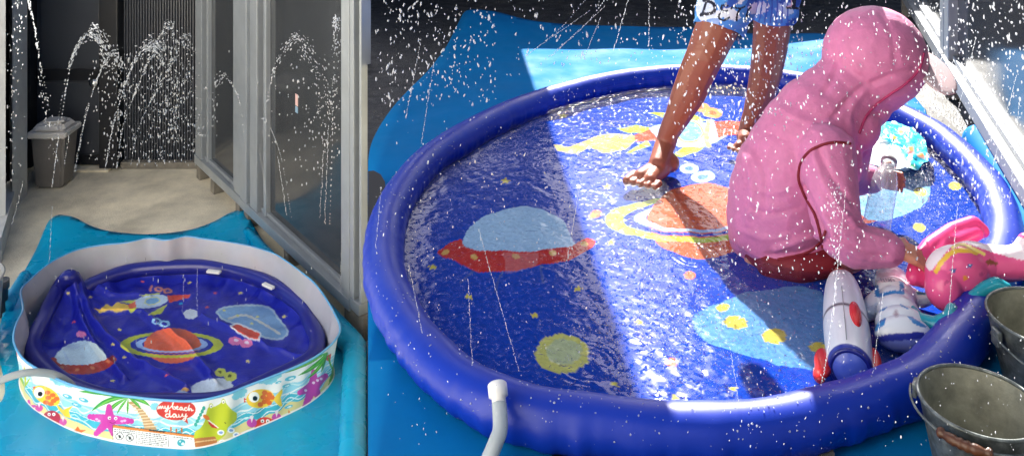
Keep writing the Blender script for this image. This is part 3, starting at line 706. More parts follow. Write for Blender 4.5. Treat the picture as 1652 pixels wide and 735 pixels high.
LV = np.c_[XY, z]
ii, jj = np.meshgrid(np.arange(NA), np.arange(NR-1)); ii = ii.ravel(); jj = jj.ravel(); i2 = (ii+1) % NA
LF = np.stack([jj*NA+ii, (jj+1)*NA+ii, (jj+1)*NA+i2, jj*NA+i2], 1)
ln = big_mesh('printed_floor', LV, LF, M['liner_l'], sm)
u_, v_ = pix(LV); p = Print(u_+0.5*np.sin(v_*0.8), v_+0.4*np.sin(u_*0.7), (30, 38, 166)); p.tr(130, 440, 3.674)
YG, ORG, WB = (196, 204, 72), (228, 98, 66), (196, 214, 232)
p.poly([(80, 210), (120, 238), (170, 218), (215, 235), (295, 210), (290, 188), (215, 172), (185, 200), (150, 183), (120, 215)], (236, 196, 86))
for q in ([(340, 132), (475, 116), (450, 148)], [(225, 168), (330, 158), (300, 182)], [(395, 248), (515, 182), (480, 240), (440, 248)], [(280, 215), (345, 200), (300, 238)]): p.poly(q, YG)
p.ell(415, 168, 105, 38, WB, rot=-0.16); p.ell(425, 165, 48, 24, (216, 220, 150), rot=-0.16); p.ell(425, 165, 40, 18, (126, 178, 220), rot=-0.16)
p.poly([(280, 190), (325, 168), (330, 205), (290, 212)], ORG); p.poly([(512, 132), (655, 126), (642, 146), (525, 176)], (222, 76, 58))
p.line([(420, 80), (412, 106)], 14, (232, 150, 110)); p.ell(462, 96, 26, 16, (232, 150, 110), inner=0.45); p.ell(515, 106, 28, 17, (232, 150, 110), inner=0.45)
for x_, y_ in ((58, 143), (948, 118), (1207, 258), (190, 423), (258, 500), (992, 522), (190, 638), (645, 58), (-70, 120), (230, 335)): p.star(x_, y_, 17, (232, 214, 96))
for x_, y_ in ((365, 50), (798, 118), (750, 203), (507, 605), (-40, 290)): p.star(x_, y_, 15, (224, 92, 80))
p.ell(545, 430, 170, 105, (230, 108, 78))
rm = lambda U, V: (V > 440+415/3.674) | (np.hypot((U-(130+545/3.674))/(168/3.674), (V-(440+430/3.674))/(103/3.674)) > 1)
p.ell(540, 425, 305, 78, YG, cond=rm, inner=0.8); p.ell(540, 423, 246, 60, (40, 60, 170), cond=rm, inner=0.86); p.ell(540, 421, 214, 50, (160, 190, 236), cond=rm, inner=0.82)
p.ell(450, 285, 30, 20, (160, 210, 240), inner=0.5); p.ell(497, 300, 34, 20, (160, 210, 240), inner=0.5)
sh = [(806, 230), (850, 205), (950, 192), (1060, 193), (1130, 213), (1168, 265), (1228, 345), (1190, 388), (1130, 388), (1070, 372), (1000, 335), (900, 295), (840, 270)]
p.poly(sh, (122, 162, 204), smooth=3); p.line(sh+sh[:1], 12, (176, 198, 214), smooth=3); p.line([(880, 270), (980, 250), (1100, 310), (1180, 360)], 14, (196, 200, 196), smooth=4)
p.poly([(888, 312), (930, 298), (1068, 355), (1055, 398), (1000, 388), (930, 350)], (226, 84, 66)); p.line([(888, 312), (930, 298), (1068, 355), (1055, 398), (1000, 388), (930, 350), (888, 312)], 10, (220, 220, 226))
for x_, y_ in ((915, 402), (980, 416)): p.ell(x_, y_, 40, 25, (232, 122, 176)); p.ell(x_+6, y_-4, 14, 9, (246, 226, 240))
for x_, y_ in ((850, 222), (1048, 260), (1015, 300), (930, 250)): p.star(x_, y_, 14, (216, 210, 110))
p.ell(652, 243, 42, 30, (222, 228, 238), wob=0.04)
p.poly([(655, 680), (720, 638), (840, 622), (905, 665), (880, 735), (700, 760)], (216, 226, 238), smooth=3)
for x_, y_, r in ((830, 588, 34), (888, 612, 38)): p.ell(x_, y_, r, r*0.75, (206, 212, 96)); p.ell(x_-3, y_-3, r*0.3, r*0.25, (90, 100, 40))
p.ell(620, 690, 24, 13, (222, 170, 90)); p.ell(665, 725, 28, 16, (222, 170, 90)); p.ell(600, 725, 50, 30, (140, 160, 200))
p.tr(0, 430, 2.41)
p.poly([(212, 372), (246, 312), (330, 286), (392, 314), (412, 366), (330, 380)], (206, 228, 238), smooth=4); p.line([(248, 330), (268, 370), (300, 400)], 9, (190, 216, 236))
p.poly([(160, 372), (212, 350), (232, 376), (330, 381), (405, 362), (438, 344), (452, 364), (402, 402), (320, 418), (220, 407), (166, 392)], (184, 64, 52), smooth=3)
for x_, y_ in ((240, 392), (300, 400), (360, 392), (420, 368)): p.ell(x_, y_, 9, 6, (214, 130, 90))
p.ell(315, 262, 20, 12, (226, 130, 180))
set_col(ln.data, p.c)
wl = 0.043
wr = resample(tpC, 160); wr[:, 2] = wl
wv_ = (lc[:2][None]+(wr[:, :2]-lc[:2][None])*0.965); n = len(wv_)
rings = [0.0, 0.2, 0.4, 0.6, 0.8, 1.0]; V = [(lc[0], lc[1], wl)]; Fc = []
for r in rings[1:]:
    for q in wv_: V.append((lc[0]+(q[0]-lc[0])*r, lc[1]+(q[1]-lc[1])*r, wl))
for i in range(n): Fc.append((0, 1+i, 1+(i+1) % n))
for k in range(len(rings)-2):
    for i in range(n): Fc.append((1+k*n+i, 1+(k+1)*n+i, 1+(k+1)*n+(i+1) % n, 1+k*n+(i+1) % n))
wo = mesh_obj('water', V, Fc, M['water_l'])
if wo.data.polygons[0].normal.z < 0: wo.data.flip_normals()
tag(wo, 'shallow rippled water in the paddling pool', kind='structure')
# hose, tub and pipe at the left edge
hp = catmull([S(-40, 640, 3.05), S(0, 614, 3.1), S(40, 601, 3.15), S(80, 602, 3.22), S(108, 614, 3.28), S(122, 632, 3.32), S(128, 660, 3.34)], 8, False)
ho = empty('garden_hose', 'white garden hose reaching over the paddling pool rim', 'hose', loc=tuple(G(-40, 700)))
hz = np.vstack([catmull([(hp[0][0]-0.5, hp[0][1]-0.25, 0.02), (hp[0][0]-0.25, hp[0][1]-0.1, 0.06)], 4, False), hp])
tube('hose_pipe', catmull(hz[::3], 6, False), 0.0125, M['hose'], ho, seg=12)
tb = empty('plastic_tub', 'cloudy white plastic tub cut off by the left edge', 'tub', loc=tuple(G(-60, 640)))
q = G(-80, 600, 0.0)
lathe('tub_body', [(0.001, 0.004), (0.15, 0.004), (0.165, 0.02), (0.19, 0.36), (0.197, 0.37), (0.19, 0.374), (0.182, 0.36), (0.158, 0.03), (0.001, 0.02)], M['tub'], tb, (q.x, q.y, 0.0), seg=40)
q = G(2, 508, 0.0)
pp = empty('drain_pipe', 'short dark grey pipe stub at the left edge of the yard', 'pipe', loc=tuple(q))
lathe('pipe_body', [(0.001, 0.0), (0.028, 0.0), (0.028, 0.12), (0.034, 0.125), (0.034, 0.16), (0.026, 0.16), (0.026, 0.13), (0.001, 0.12)], M['dark_metal'], pp, tuple(q), seg=24)

# ------------------------------------------------------------------ large splash pool on the terrace
sp = empty('splash_pool', 'large deep blue splash pool with inflated rim and space print floor', 'splash pool', 'space print splash mats', loc=tuple(G(1120, 400, T)))
RT = 0.047; zc = T+0.012+RT
tp = [(1100, 124), (1000, 134), (900, 157), (820, 186), (750, 222), (690, 262), (648, 312), (624, 365), (620, 440), (643, 505), (688, 570), (760, 632), (850, 668), (950, 685), (1077, 699), (1190, 698), (1275, 686), (1345, 668), (1420, 643), (1494, 608), (1558, 535), (1602, 460), (1622, 392), (1612, 335), (1585, 290), (1545, 248), (1508, 218), (1450, 188), (1390, 163), (1300, 138), (1200, 125)]
tpC = catmull([G(*q, zc) for q in tp], 14)
rt = resample(tpC, 900); ang_ = np.linspace(0, 2*math.pi, 900, endpoint=False)
rim_o = tube('inflated_rim', rt, RT*(1+0.02*np.sin(ang_*7)+0.01*np.sin(ang_*31)), M['tube_blue'], sp, seg=36, closed=True)
co = vco(rim_o.data).reshape(900, 36, 3); dv_ = co-rt[:, None]; rad_ = np.array([[rt.mean(0)[0], rt.mean(0)[1], 0]])-rt*np.array([1, 1, 0]); rad_ /= np.linalg.norm(rad_, axis=1)[:, None]
inn = np.clip(np.einsum('ijk,ik->ij', dv_, rad_)/RT, -1, 1); low = np.clip(-dv_[:, :, 2]/RT+0.35, 0, 1)
pn_ = np.array([noise.noise(Vector((math.cos(a)*26, math.sin(a)*26, 0)))+0.6*noise.noise(Vector((math.cos(a)*60, math.sin(a)*60, 5))) for a in ang_])
pn2 = np.array([noise.noise(Vector((math.cos(a)*7, math.sin(a)*7, 9))) for a in ang_])
dv_ = dv_*(1+0.12*pn_[:, None]*np.clip(np.abs(inn)*1.3-0.35, 0, 1)*(0.3+low)+0.03*pn2[:, None])[:, :, None]
rim_o.data.vertices.foreach_set('co', (rt[:, None]+dv_).astype(np.float32).ravel()); rim_o.data.update()
skirt = rt.copy(); skirt[:, 2] = T+0.014; cpool = rt.mean(0); sk2 = skirt+(skirt-cpool)*np.array([0.012, 0.012, 0]); sk2[:, 2] = T+0.013
n = 900; mesh_obj('weld_skirt', list(map(tuple, skirt))+list(map(tuple, sk2)), [(i, (i+1) % n, n+(i+1) % n, n+i) for i in range(n)], M['tube_blue'], sp)
NA, NR = 820, 300; lzR = T+0.022
ring = resample(tpC, NA); lc = ring.mean(0)
XY = (lc[None, None, :2]+(ring[None, :, :2]-lc[None, None, :2])*np.linspace(0, 1, NR)[:, None, None]).reshape(-1, 2)
z = np.full(len(XY), lzR)
for k in range(12):
    a_ = rng.uniform(0, 6.28); f_ = rng.uniform(8, 40); z += 0.0009*np.sin((XY[:, 0]*math.cos(a_)+XY[:, 1]*math.sin(a_))*f_+k)
LV = np.c_[XY, z]
ii, jj = np.meshgrid(np.arange(NA), np.arange(NR-1)); ii = ii.ravel(); jj = jj.ravel(); i2 = (ii+1) % NA
lr = big_mesh('printed_floor', LV, np.stack([jj*NA+ii, (jj+1)*NA+ii, (jj+1)*NA+i2, jj*NA+i2], 1), M['liner_r'], sp)
u_, v_ = pix(LV)
p = Print(u_+1.5*np.sin(v_*0.13+u_*0.03)+0.5*np.sin(v_*0.31), v_+1.1*np.sin(u_*0.09+v_*0.04)+0.5*np.sin(u_*0.21), (20, 68, 176)); p.tr(860, 150, 2.7225)
p.poly([(92, 228), (110, 256), (200, 264), (245, 240), (300, 264), (400, 247), (450, 212), (448, 188), (400, 178), (340, 178), (270, 195), (220, 215), (150, 235)], (240, 206, 100))
for q in ([(370, 155), (450, 140), (522, 155), (490, 180), (430, 175)], [(498, 92), (575, 84), (572, 106)], [(618, 278), (680, 222), (795, 208), (720, 258), (650, 284)], [(405, 264), (500, 208), (515, 230), (430, 266)], [(655, 112), (700, 93), (765, 120), (680, 130)]): p.poly(q, (188, 210, 60))
p.ell(675, 180, 170, 58, (186, 210, 236)); p.ell(685, 172, 62, 50, (220, 216, 120)); p.ell(685, 172, 52, 42, (130, 186, 232))
p.line([(770, 125), (760, 180), (775, 230)], 22, (226, 216, 130), smooth=4); p.line([(790, 125), (785, 180), (800, 205)], 20, (200, 214, 236), smooth=4)
p.poly([(442, 190), (515, 162), (548, 206), (450, 218)], (226, 96, 66)); p.poly([(790, 120), (928, 128), (912, 182), (815, 198)], (230, 92, 60))
for x_, y_, r in ((735, 65, 40), (792, 86, 44)): p.ell(x_, y_, r, r*0.5, (236, 166, 96)); p.ell(x_, y_, r*0.4, r*0.2, (200, 110, 60))
for x_, y_, r in ((685, 330, 44), (750, 368, 52)): p.ell(x_, y_, r, r*0.5, (196, 222, 246)); p.ell(x_, y_, r*0.45, r*0.24, (90, 140, 220))
p.ell(745, 562, 240, 165, (226, 106, 70))
rm = lambda U, V: (V > 150+560/2.7225) | (np.hypot((U-(860+745/2.7225))/(238/2.7225), (V-(150+562/2.7225))/(163/2.7225)) > 1)
p.ell(715, 555, 400, 100, (196, 212, 76), cond=rm, inner=0.78); p.ell(715, 552, 316, 76, (36, 66, 190), cond=rm, inner=0.84); p.ell(715, 549, 268, 62, (176, 204, 240), cond=rm, inner=0.8)
p.tr()
p.poly([(746, 398), (762, 365), (790, 345), (830, 334), (875, 337), (905, 355), (922, 380), (926, 402), (880, 406), (800, 404)], (176, 208, 232), smooth=4)
p.tr(590, 360, 1.96)
for q in ([(345, 140), (300, 185)], [(435, 145), (410, 215)], [(555, 120), (560, 190)]): p.line(q, 8, (60, 84, 160))
p.poly([(228, 82), (300, 50), (312, 78), (400, 86), (520, 88), (640, 72), (700, 46), (724, 68), (650, 112), (560, 132), (440, 152), (350, 152), (290, 122), (240, 102)], (206, 52, 50), smooth=3)
for x_, y_ in ((250, 90), (345, 104), (475, 103), (590, 95), (690, 65)): p.ell(x_, y_, 12, 8, (226, 170, 90))
p.poly([(436, 95), (545, 92), (540, 135), (440, 160)], (226, 168, 166), a=0.25)
p.tr(); p.ell(907, 570, 44, 31, (222, 212, 112), wob=0.02); p.ell(910, 566, 30, 20, (200, 204, 150), wob=0.03)
p.poly([(1120, 508), (1180, 480), (1215, 470), (1290, 462), (1332, 478), (1334, 540), (1320, 592), (1260, 588), (1190, 568), (1135, 548)], (96, 146, 196), smooth=4)
for x_, y_, r in ((1165, 495, 11), (1187, 520, 18), (1250, 542, 20), (1318, 560, 14)): p.ell(x_, y_, r, r*0.6, (224, 196, 80), wob=0.06)
for x_, y_ in ((1113, 443), (1085, 585), (960, 345)): p.ell(x_, y_, 9, 7, (226, 120, 84))
for x_, y_ in ((910, 188), (815, 292), (985, 390), (755, 478), (933, 467), (862, 507), (955, 347), (1180, 625), (990, 620), (978, 300), (700, 430), (1030, 520), (1090, 640)): p.star(x_, y_, 9, (236, 214, 84))
p.ell(1395, 335, 34, 26, (230, 116, 76)); p.poly([(1378, 300), (1450, 245), (1500, 280), (1485, 335), (1400, 355)], (150, 200, 226), smooth=4)
for x_, y_ in ((1485, 310), (1482, 366), (1540, 300)): p.ell(x_, y_, 10, 7, (230, 216, 100))
set_col(lr.data, p.c*0.8)
# water surface with real waves
NA, NR = 1100, 400; WZ = T+0.052
ring = resample(tpC, NA)
XY = (lc[None, None, :2]+(ring[None, :, :2]-lc[None, None, :2])*np.linspace(0, 0.985, NR)[:, None, None]).reshape(-1, 2)
amp = np.ones(len(XY)); cu, cv = pix(np.c_[XY, np.full(len(XY), WZ)])
amp += 1.1*np.clip((cu-1000)/400, 0, 1)+0.5*np.clip((cv-450)/200, 0, 1)
z = np.zeros(len(XY))
for k in range(70):
    a_ = rng.uniform(0, 2*math.pi); wl_ = 0.012*(6.0**rng.uniform(0, 1)); kk = 2*math.pi/wl_
    z += 0.0058*wl_**1.0/ math.sqrt(70)*np.sin((XY[:, 0]*math.cos(a_)+XY[:, 1]*math.sin(a_))*kk+rng.uniform(0, 6.28)+1.5*np.sin(XY[:, 0]*7+k)*0.6)
for k in range(14):
    a_ = rng.uniform(0, 6.28); q = ring[int(rng.integers(0, len(ring)))]; pc0 = lc[:2]+(q[:2]-lc[:2])*math.sqrt(rng.uniform(0, 1))*0.9
    D = np.linalg.norm(XY-pc0, axis=1); r0_ = rng.uniform(0.02, 0.09); z += 0.00022*np.cos((D-r0_)*2*math.pi/0.014)*np.exp(-((D-r0_)/0.016)**2)
z = WZ+z*amp
ii, jj = np.meshgrid(np.arange(NA), np.arange(NR-1)); ii = ii.ravel(); jj = jj.ravel(); i2 = (ii+1) % NA
wr_ = big_mesh('water', np.c_[XY, z], np.stack([jj*NA+ii, (jj+1)*NA+ii, (jj+1)*NA+i2, jj*NA+i2], 1), M['water_r'])
ca = wr_.data.attributes.new('chop', 'FLOAT', 'POINT'); ca.data.foreach_set('value', (0.05+0.6*np.clip((cu-980)/260, 0, 1)*np.clip((cv-180)/160, 0.25, 1)+0.3*np.clip((cv-420)/150, 0, 1)*np.clip((cu-850)/150, 0, 1)+0.25*np.clip((cu-1300)/150, 0, 1)).astype(np.float32))
if wr_.data.polygons[5].normal.z < 0: wr_.data.flip_normals()
tag(wr_, 'choppy glittering water in the large splash pool', kind='structure')
# hose on the near rim
h2 = empty('garden_hose', 'clear braided hose with white connector on the near pool rim', 'hose', loc=tuple(G(795, 735, T)))
c0 = S(803, 628, 1.475); c1 = S(806, 656, 1.455)
ax = (c0-c1).normalized()
lathe('hose_connector', [(0.001, 0), (0.012, 0), (0.012, 0.014), (0.0165, 0.016), (0.0165, 0.034), (0.013, 0.037), (0.001, 0.038)], M['white_plastic'], h2, tuple(c1), tuple(ax), 16)
tube('hose_pipe', catmull([c1+ax*0.005, S(807, 690, 1.43), S(800, 712, 1.415), S(786, 745, 1.40), G(760, 800, T+0.012), G(690, 900, T+0.012)], 8, False), 0.0125, M['hose'], h2, seg=14)

# ------------------------------------------------------------------ terrace: partition on the right, black strip, rubber pieces
AR = G(1462, -12, T+0.12); BR = G(1665, 306, T+0.12)
panel('pale framed glazed panel at the far end of the terrace partition', [(1460, 1466, 0.06), (1527, 1533, 0.05)], (1466, 1527), T+0.15, T+1.5, [1464, 1530], A=AR, B=BR, base=T, pale=True)
panel('pale framed glazed panel beside the splash pool, reflecting the blue sheet', [(1534, 1541, 0.05), (1860, 1885, 0.06)], (1541, 1860), T+0.15, T+1.5, [1538, 1620, 1870], A=AR, B=BR, base=T, pale=True)
def flat(name, pts, z0, z1, m, parent): return prism(name, [tuple(G(*q, z1)[:2]) for q in pts], z0, z1, m, parent)
rb = empty('gap_strip', 'black strip in the dark gap between the pool rim and the partition', 'rubber strip')  # flat black piece filling the dark gap beside the rim
flat('strip', [(1493, 172), (1520, 186), (1560, 224), (1600, 272), (1622, 318), (1612, 330), (1580, 285), (1540, 240), (1500, 205)], T+0.02, T+0.032, M['black'], rb)
rb = empty('rubber_block', 'black rubber block at the seam left of the splash pool', 'rubber block')
flat('block', [(594, 276), (603, 275), (614, 281), (621, 293), (622, 312), (618, 330), (606, 352), (594, 372)], T+0.016, T+0.06, M['black'], rb)
rb = empty('rubber_mat', 'black rubber mat poking out under the near pool rim', 'mat')
flat('mat_body', [(891, 700), (990, 712), (1040, 722), (1100, 742), (1100, 800), (888, 800)], T+0.013, T+0.02, M['black'], rb)
sn = empty('sandal', 'dark speckled sandal tip under the near pool rim', 'sandal', loc=tuple(G(1315, 730, T)))
flat('sole', [(1280, 712), (1334, 698), (1346, 730), (1352, 800), (1282, 800)], T+0.013, T+0.03, mat('speckled', (92, 90, 84), 0.8, var=0.5, vscale=90), sn)
flat('strap', [(1278, 706), (1337, 692), (1341, 704), (1280, 719)], T+0.031, T+0.04, M['black'], sn)

# ------------------------------------------------------------------ people
def R(px, d): return px*d/F
def hand_prims(w_, p_, f_dir, nrm, k=1.0, curl=0.5, spread=0.25):
    """wrist, palm centre, finger direction, back-of-hand normal"""
    f = Vector(f_dir).normalized(); nr = Vector(nrm); nr = (nr-f*nr.dot(f)).normalized(); sd_ = f.cross(nr)
    p_ = Vector(p_); w_ = Vector(w_); out = [('c', w_, 0.017*k, p_-f*0.012*k, 0.02*k)]
    for t in (-0.6, -0.2, 0.2, 0.6): out.append(('c', p_-f*0.02*k+sd_*t*0.024*k, 0.013*k, p_+f*0.018*k+sd_*t*0.034*k, 0.0115*k))
    for i, L_ in enumerate((0.042, 0.05, 0.047, 0.036)):
        o = (i-1.5); a = p_+f*0.02*k+sd_*o*0.0155*k; d = (f+sd_*o*spread*0.25).normalized(); ang = 0; r = 0.0078*k
        for sgm in (0.45, 0.32, 0.26):
            ang += curl; dd = d*math.cos(ang)-nr*math.sin(ang); b = a+dd*L_*sgm*1.1*k; out.append(('c', a, r, b, r*0.92)); a = b; r *= 0.93
    a = p_-f*0.012*k-sd_*0.026*k; b = a+(f*0.6-sd_*0.9-nr*0.3).normalized()*0.024*k; c_ = b+(f*0.9-sd_*0.15-nr*0.6).normalized()*0.022*k
    out += [('c', a, 0.011*k, b, 0.0092*k), ('c', b, 0.0092*k, c_, 0.0078*k)]
    return out
# --- standing child: bare legs and printed swim shorts (upper body above the frame)
pc = empty('person', 'standing child in blue printed swim shorts, bare legs in the pool', 'person', 'children in the splash pool', loc=tuple(G(1130, 270, T)))
def chain(pts):
    q = [(S(a, b, d), R(r, d)) for a, b, d, r in pts]
    return [('c', q[i][0], q[i][1], q[i+1][0], q[i+1][1]) for i in range(len(q)-1)]
leg1 = [(1074, 232, 2.625, 17), (1079, 214, 2.62, 17), (1094, 186, 2.61, 21), (1112, 148, 2.60, 28), (1124, 118, 2.59, 29.5), (1137, 90, 2.575, 31), (1156, 45, 2.60, 35), (1176, -10, 2.65, 42), (1200, -90, 2.73, 50)]
leg2 = [(1202, 222, 2.86, 14), (1206, 205, 2.86, 14), (1216, 182, 2.86, 17), (1228, 150, 2.86, 23), (1236, 115, 2.86, 26), (1242, 78, 2.85, 28), (1246, 40, 2.84, 30), (1248, -10, 2.83, 38), (1246, -90, 2.82, 48)]
pr_ = chain(leg1)+chain(leg2)
def foot(heel, ball, toes, aw, k):
    heel, ball = Vector(heel), Vector(ball); f = (ball-heel); f.z = 0; f.normalize(); s_ = Vector((f.y, -f.x, 0))
    o = [('e', heel+Vector((0, 0, 0.0)), (0.03*k, 0.03*k, 0.026*k)), ('c', aw, 0.028*k, heel.lerp(ball, 0.45)+Vector((0, 0, 0.012*k)), 0.026*k), ('c', heel.lerp(ball, 0.3), 0.027*k, ball+s_*0.012*k, 0.02*k), ('c', heel.lerp(ball, 0.35), 0.026*k, ball-s_*0.016*k, 0.017*k)]
    for i, (L_, r) in enumerate(((0.034, 0.0125), (0.034, 0.0095), (0.03, 0.009), (0.025, 0.0085), (0.02, 0.008))):
        t = (1.7-i)*0.0185*k; b = ball+s_*(t if toes > 0 else -t); o.append(('c', b, r*1.1*k, b+f*L_*k+Vector((0, 0, -0.004)), r*k))
    return o
zf = T+0.06
h1 = G(1078, 262, zf); b1 = G(1040, 288, zf-0.006)
pr_ += foot(h1, b1, 1, S(1073, 232, 2.625), 1.12)
h2_ = G(1206, 226, zf); b2 = G(1198, 238, zf-0.006)
pr_ += foot(h2_, b2, -1, S(1203, 218, 2.86), 0.9)
hip = S(1224, -105, 2.78)
pr_ += [('e', hip, (0.115, 0.085, 0.1)), ('c', hip+Vector((0, 0, 0.05)), 0.09, hip+Vector((0, -0.01, 0.26)), 0.10), ('e', hip+Vector((0, -0.01, 0.34)), (0.14, 0.075, 0.07)), ('c', hip+Vector((0, -0.01, 0.40)), 0.042, hip+Vector((0, -0.02, 0.46)), 0.04)]
hd = hip+Vector((0, -0.035, 0.56))
pr_ += [('e', hd, (0.078, 0.095, 0.11)), ('s', hd+Vector((0, -0.097, -0.012)), 0.013), ('s', hd+Vector((0.08, 0, -0.01)), 0.018), ('s', hd+Vector((-0.08, 0, -0.01)), 0.018)]
for sx in (-1, 1):
    shd = hip+Vector((sx*0.14, -0.01, 0.34)); el = shd+Vector((sx*0.07, -0.03, -0.18)); wr0 = el+Vector((-sx*0.05, -0.16, 0.06))
    pr_ += [('c', shd, 0.042, el, 0.033), ('c', el, 0.033, wr0, 0.023)] + hand_prims(wr0, wr0+Vector((-sx*0.02, -0.05, 0.01)), (-sx*0.2, -1, 0.1), (0, 0, 1), 0.9, 0.4)
blob('body', pr_, M['skin'], pc, voxel=0.0036, smooth=2)
blob('hair', [('e', hd+Vector((0, 0.012, 0.03)), (0.088, 0.103, 0.105)), ('e', hd+Vector((0, 0.04, -0.02)), (0.086, 0.08, 0.09))], M['hair'], pc, voxel=0.007, smooth=3)
for sx in (-1, 1): blob('eye', [('e', hd+Vector((sx*0.03, -0.088, 0.008)), (0.012, 0.007, 0.008))], M['black'], pc, voxel=0.002, smooth=1)
blob('mouth', [('e', hd+Vector((0, -0.09, -0.045)), (0.02, 0.007, 0.006))], mat('lips', (150, 70, 66), 0.5), pc, voxel=0.002, smooth=1)
# shorts: two open legs joined to a waist
def loft(rings, seg=72):
    V = []; Fc = []
    for i, (c_, a, b, r) in enumerate(rings):
        for k in range(seg):
            an = 2*math.pi*k/seg; w_ = 1+0.035*math.sin(an*5+i*0.7)+0.02*math.sin(an*9+1+i)
            V.append(Vector(c_)+(Vector(a)*math.cos(an)+Vector(b)*math.sin(an))*r*w_)
    for i in range(len(rings)-1):
        for k in range(seg):
            l = (k+1) % seg; Fc.append((i*seg+k, i*seg+l, (i+1)*seg+l, (i+1)*seg+k))
    return V, Fc
def short_leg(pts):
    C_ = catmull([S(a, b, d) for a, b, d, r in pts], 10, False); rr0 = np.interp(np.linspace(0, 1, len(C_)), np.linspace(0, 1, len(pts)), [R(r, d) for a, b, d, r in pts])
    rings = []
    for i, c_ in enumerate(C_):
        t = Vector(C_[min(i+1, len(C_)-1)]-C_[max(i-1, 0)]).normalized(); a = t.cross(Vector((0, 1, 0))).normalized(); b = a.cross(t); rings.append((c_, a, b, rr0[i]))
    return loft(rings)
Va, Fa = short_leg([(1159, 50, 2.60, 39), (1166, 25, 2.62, 42), (1182, -25, 2.68, 50), (1208, -95, 2.74, 58)])
Vb, Fb = short_leg([(1247, 30, 2.84, 36), (1248, 5, 2.835, 39), (1246, -40, 2.83, 46), (1240, -100, 2.80, 56)])
Vw, Fw = loft([(hip+Vector((0, 0, dz)), Vector((1, 0, 0)), Vector((0, 0.78, 0)), r) for dz, r in ((-0.09, 0.135), (-0.05, 0.14), (0, 0.136), (0.06, 0.125), (0.12, 0.115))])
Vs = Va+Vb+Vw; Fs = Fa+[tuple(i+len(Va) for i in f) for f in Fb]+[tuple(i+len(Va)+len(Vb) for i in f) for f in Fw]
so_ = mesh_obj('swim_shorts', Vs, Fs, M['shorts'], pc)
ss_ = so_.modifiers.new('sub', 'SUBSURF'); ss_.levels = 2; ss_.render_levels = 2
dg = bpy.context.evaluated_depsgraph_get(); me2 = bpy.data.meshes.new_from_object(so_.evaluated_get(dg)); so_.modifiers.clear(); so_.data = me2
sld = so_.modifiers.new('cloth', 'SOLIDIFY'); sld.thickness = 0.002
co = vco(me2); u_, v_ = pix(co); p = Print(u_, v_, (70, 140, 214))
for k in range(46):
    x_, y_ = rng.uniform(1100, 1300), rng.uniform(-200, 60); c_ = [(226, 232, 244), (60, 110, 200), (176, 206, 238), (40, 84, 176)][k % 4]
    p.ell(x_, y_, rng.uniform(8, 22), rng.uniform(5, 13), c_, rot=rng.uniform(-1, 1), wob=0.08)
p.ell(1140, 15, 16, 22, (206, 216, 238)); p.ell(1160, 42, 36, 12, (70, 130, 214), a=0.7)
for q in range(7): p.line([(1212+q*9, -30), (1222+q*8, 0), (1216+q*9, 36)], 2.4, (60, 100, 190), smooth=5)
p.tr(1090, 0, 5.65); BK = (18, 20, 44)
p.line([(262, 10), (300, 15), (345, 40), (360, 85), (330, 120), (235, 138)], 30, BK, smooth=5); p.line([(285, 14), (250, 134)], 22, BK)
p.line([(475, 55), (430, 50), (412, 80), (440, 105), (470, 100)], 18, BK, smooth=5); p.line([(440, 106), (402, 130), (398, 170), (440, 188), (486, 162)], 18, BK, smooth=5)
p.line([(505, 82), (520, 66), (560, 78), (600, 74), (625, 62)], 16, BK, smooth=5); p.line([(590, 76), (560, 130), (552, 190)], 18, BK, smooth=5)
p.line([(680, 66), (655, 100), (640, 150), (632, 196)], 16, BK, smooth=5); p.line([(640, 150), (668, 150)], 14, BK)
p.line([(1075, -30), (1070, 60)], 40, BK); p.line([(1010, 70), (1130, 78)], 22, BK); p.line([(1018, 58), (1050, 55), (1052, -30)], 8, (226, 190, 200))
set_col(me2, p.c)

# --- seated child in a pink hooded rash top
pk_ = empty('person', 'seated child in a pink hooded rash top holding a clear bottle', 'person', 'children in the splash pool', loc=tuple(G(1270, 440, T)))
def sp_(a, b, d, r): return ('s', S(a, b, d), R(r, d))
dT = 2.15
top = [sp_(1264, 352, dT, 91), sp_(1266, 322, dT, 90), sp_(1272, 288, dT, 86), sp_(1284, 255, dT, 80), sp_(1300, 222, dT, 75), sp_(1318, 192, dT+0.01, 69), sp_(1340, 165, dT+0.02, 60), sp_(1362, 145, dT+0.03, 57), sp_(1384, 128, dT+0.04, 60),
       ('e', S(1411, 92, dT+0.05), (R(84, dT), R(78, dT), R(84, dT)))]
top += [sp_(1440, 92, dT+0.06, 52), sp_(1420, 135, dT+0.04, 46), sp_(1398, 165, dT+0.03, 40), sp_(1375, 200, dT, 44), sp_(1340, 260, dT-0.02, 50), sp_(1322, 320, dT, 60), sp_(1300, 365, dT-0.02, 66), sp_(1262, 378, dT-0.03, 70), sp_(1225, 378, dT, 50), sp_(1300, 388, dT-0.03, 55)]
# near sleeve with folds towards the cuff
sl_ = [(1334, 246, 2.03, 46), (1340, 300, 1.99, 44), (1346, 345, 1.96, 42), (1358, 378, 1.94, 40), (1378, 396, 1.93, 36)]
top += chain(sl_)
for i in range(7):
    t = i/6; a_, b_ = 1384+(1436-1384)*t, 396+(402-396)*t; r = (33-7*t)+(2.2 if i % 2 else -1.6); top.append(sp_(a_, b_, 1.93-0.01*t, r))
# far sleeve
top += chain([(1368, 225, 2.27, 40), (1366, 275, 2.32, 32), (1378, 289, 2.335, 27), (1404, 289, 2.34, 23)])
ht = blob('hooded_top', top, M['pink'], pk_, voxel=0.0055, smooth=4)
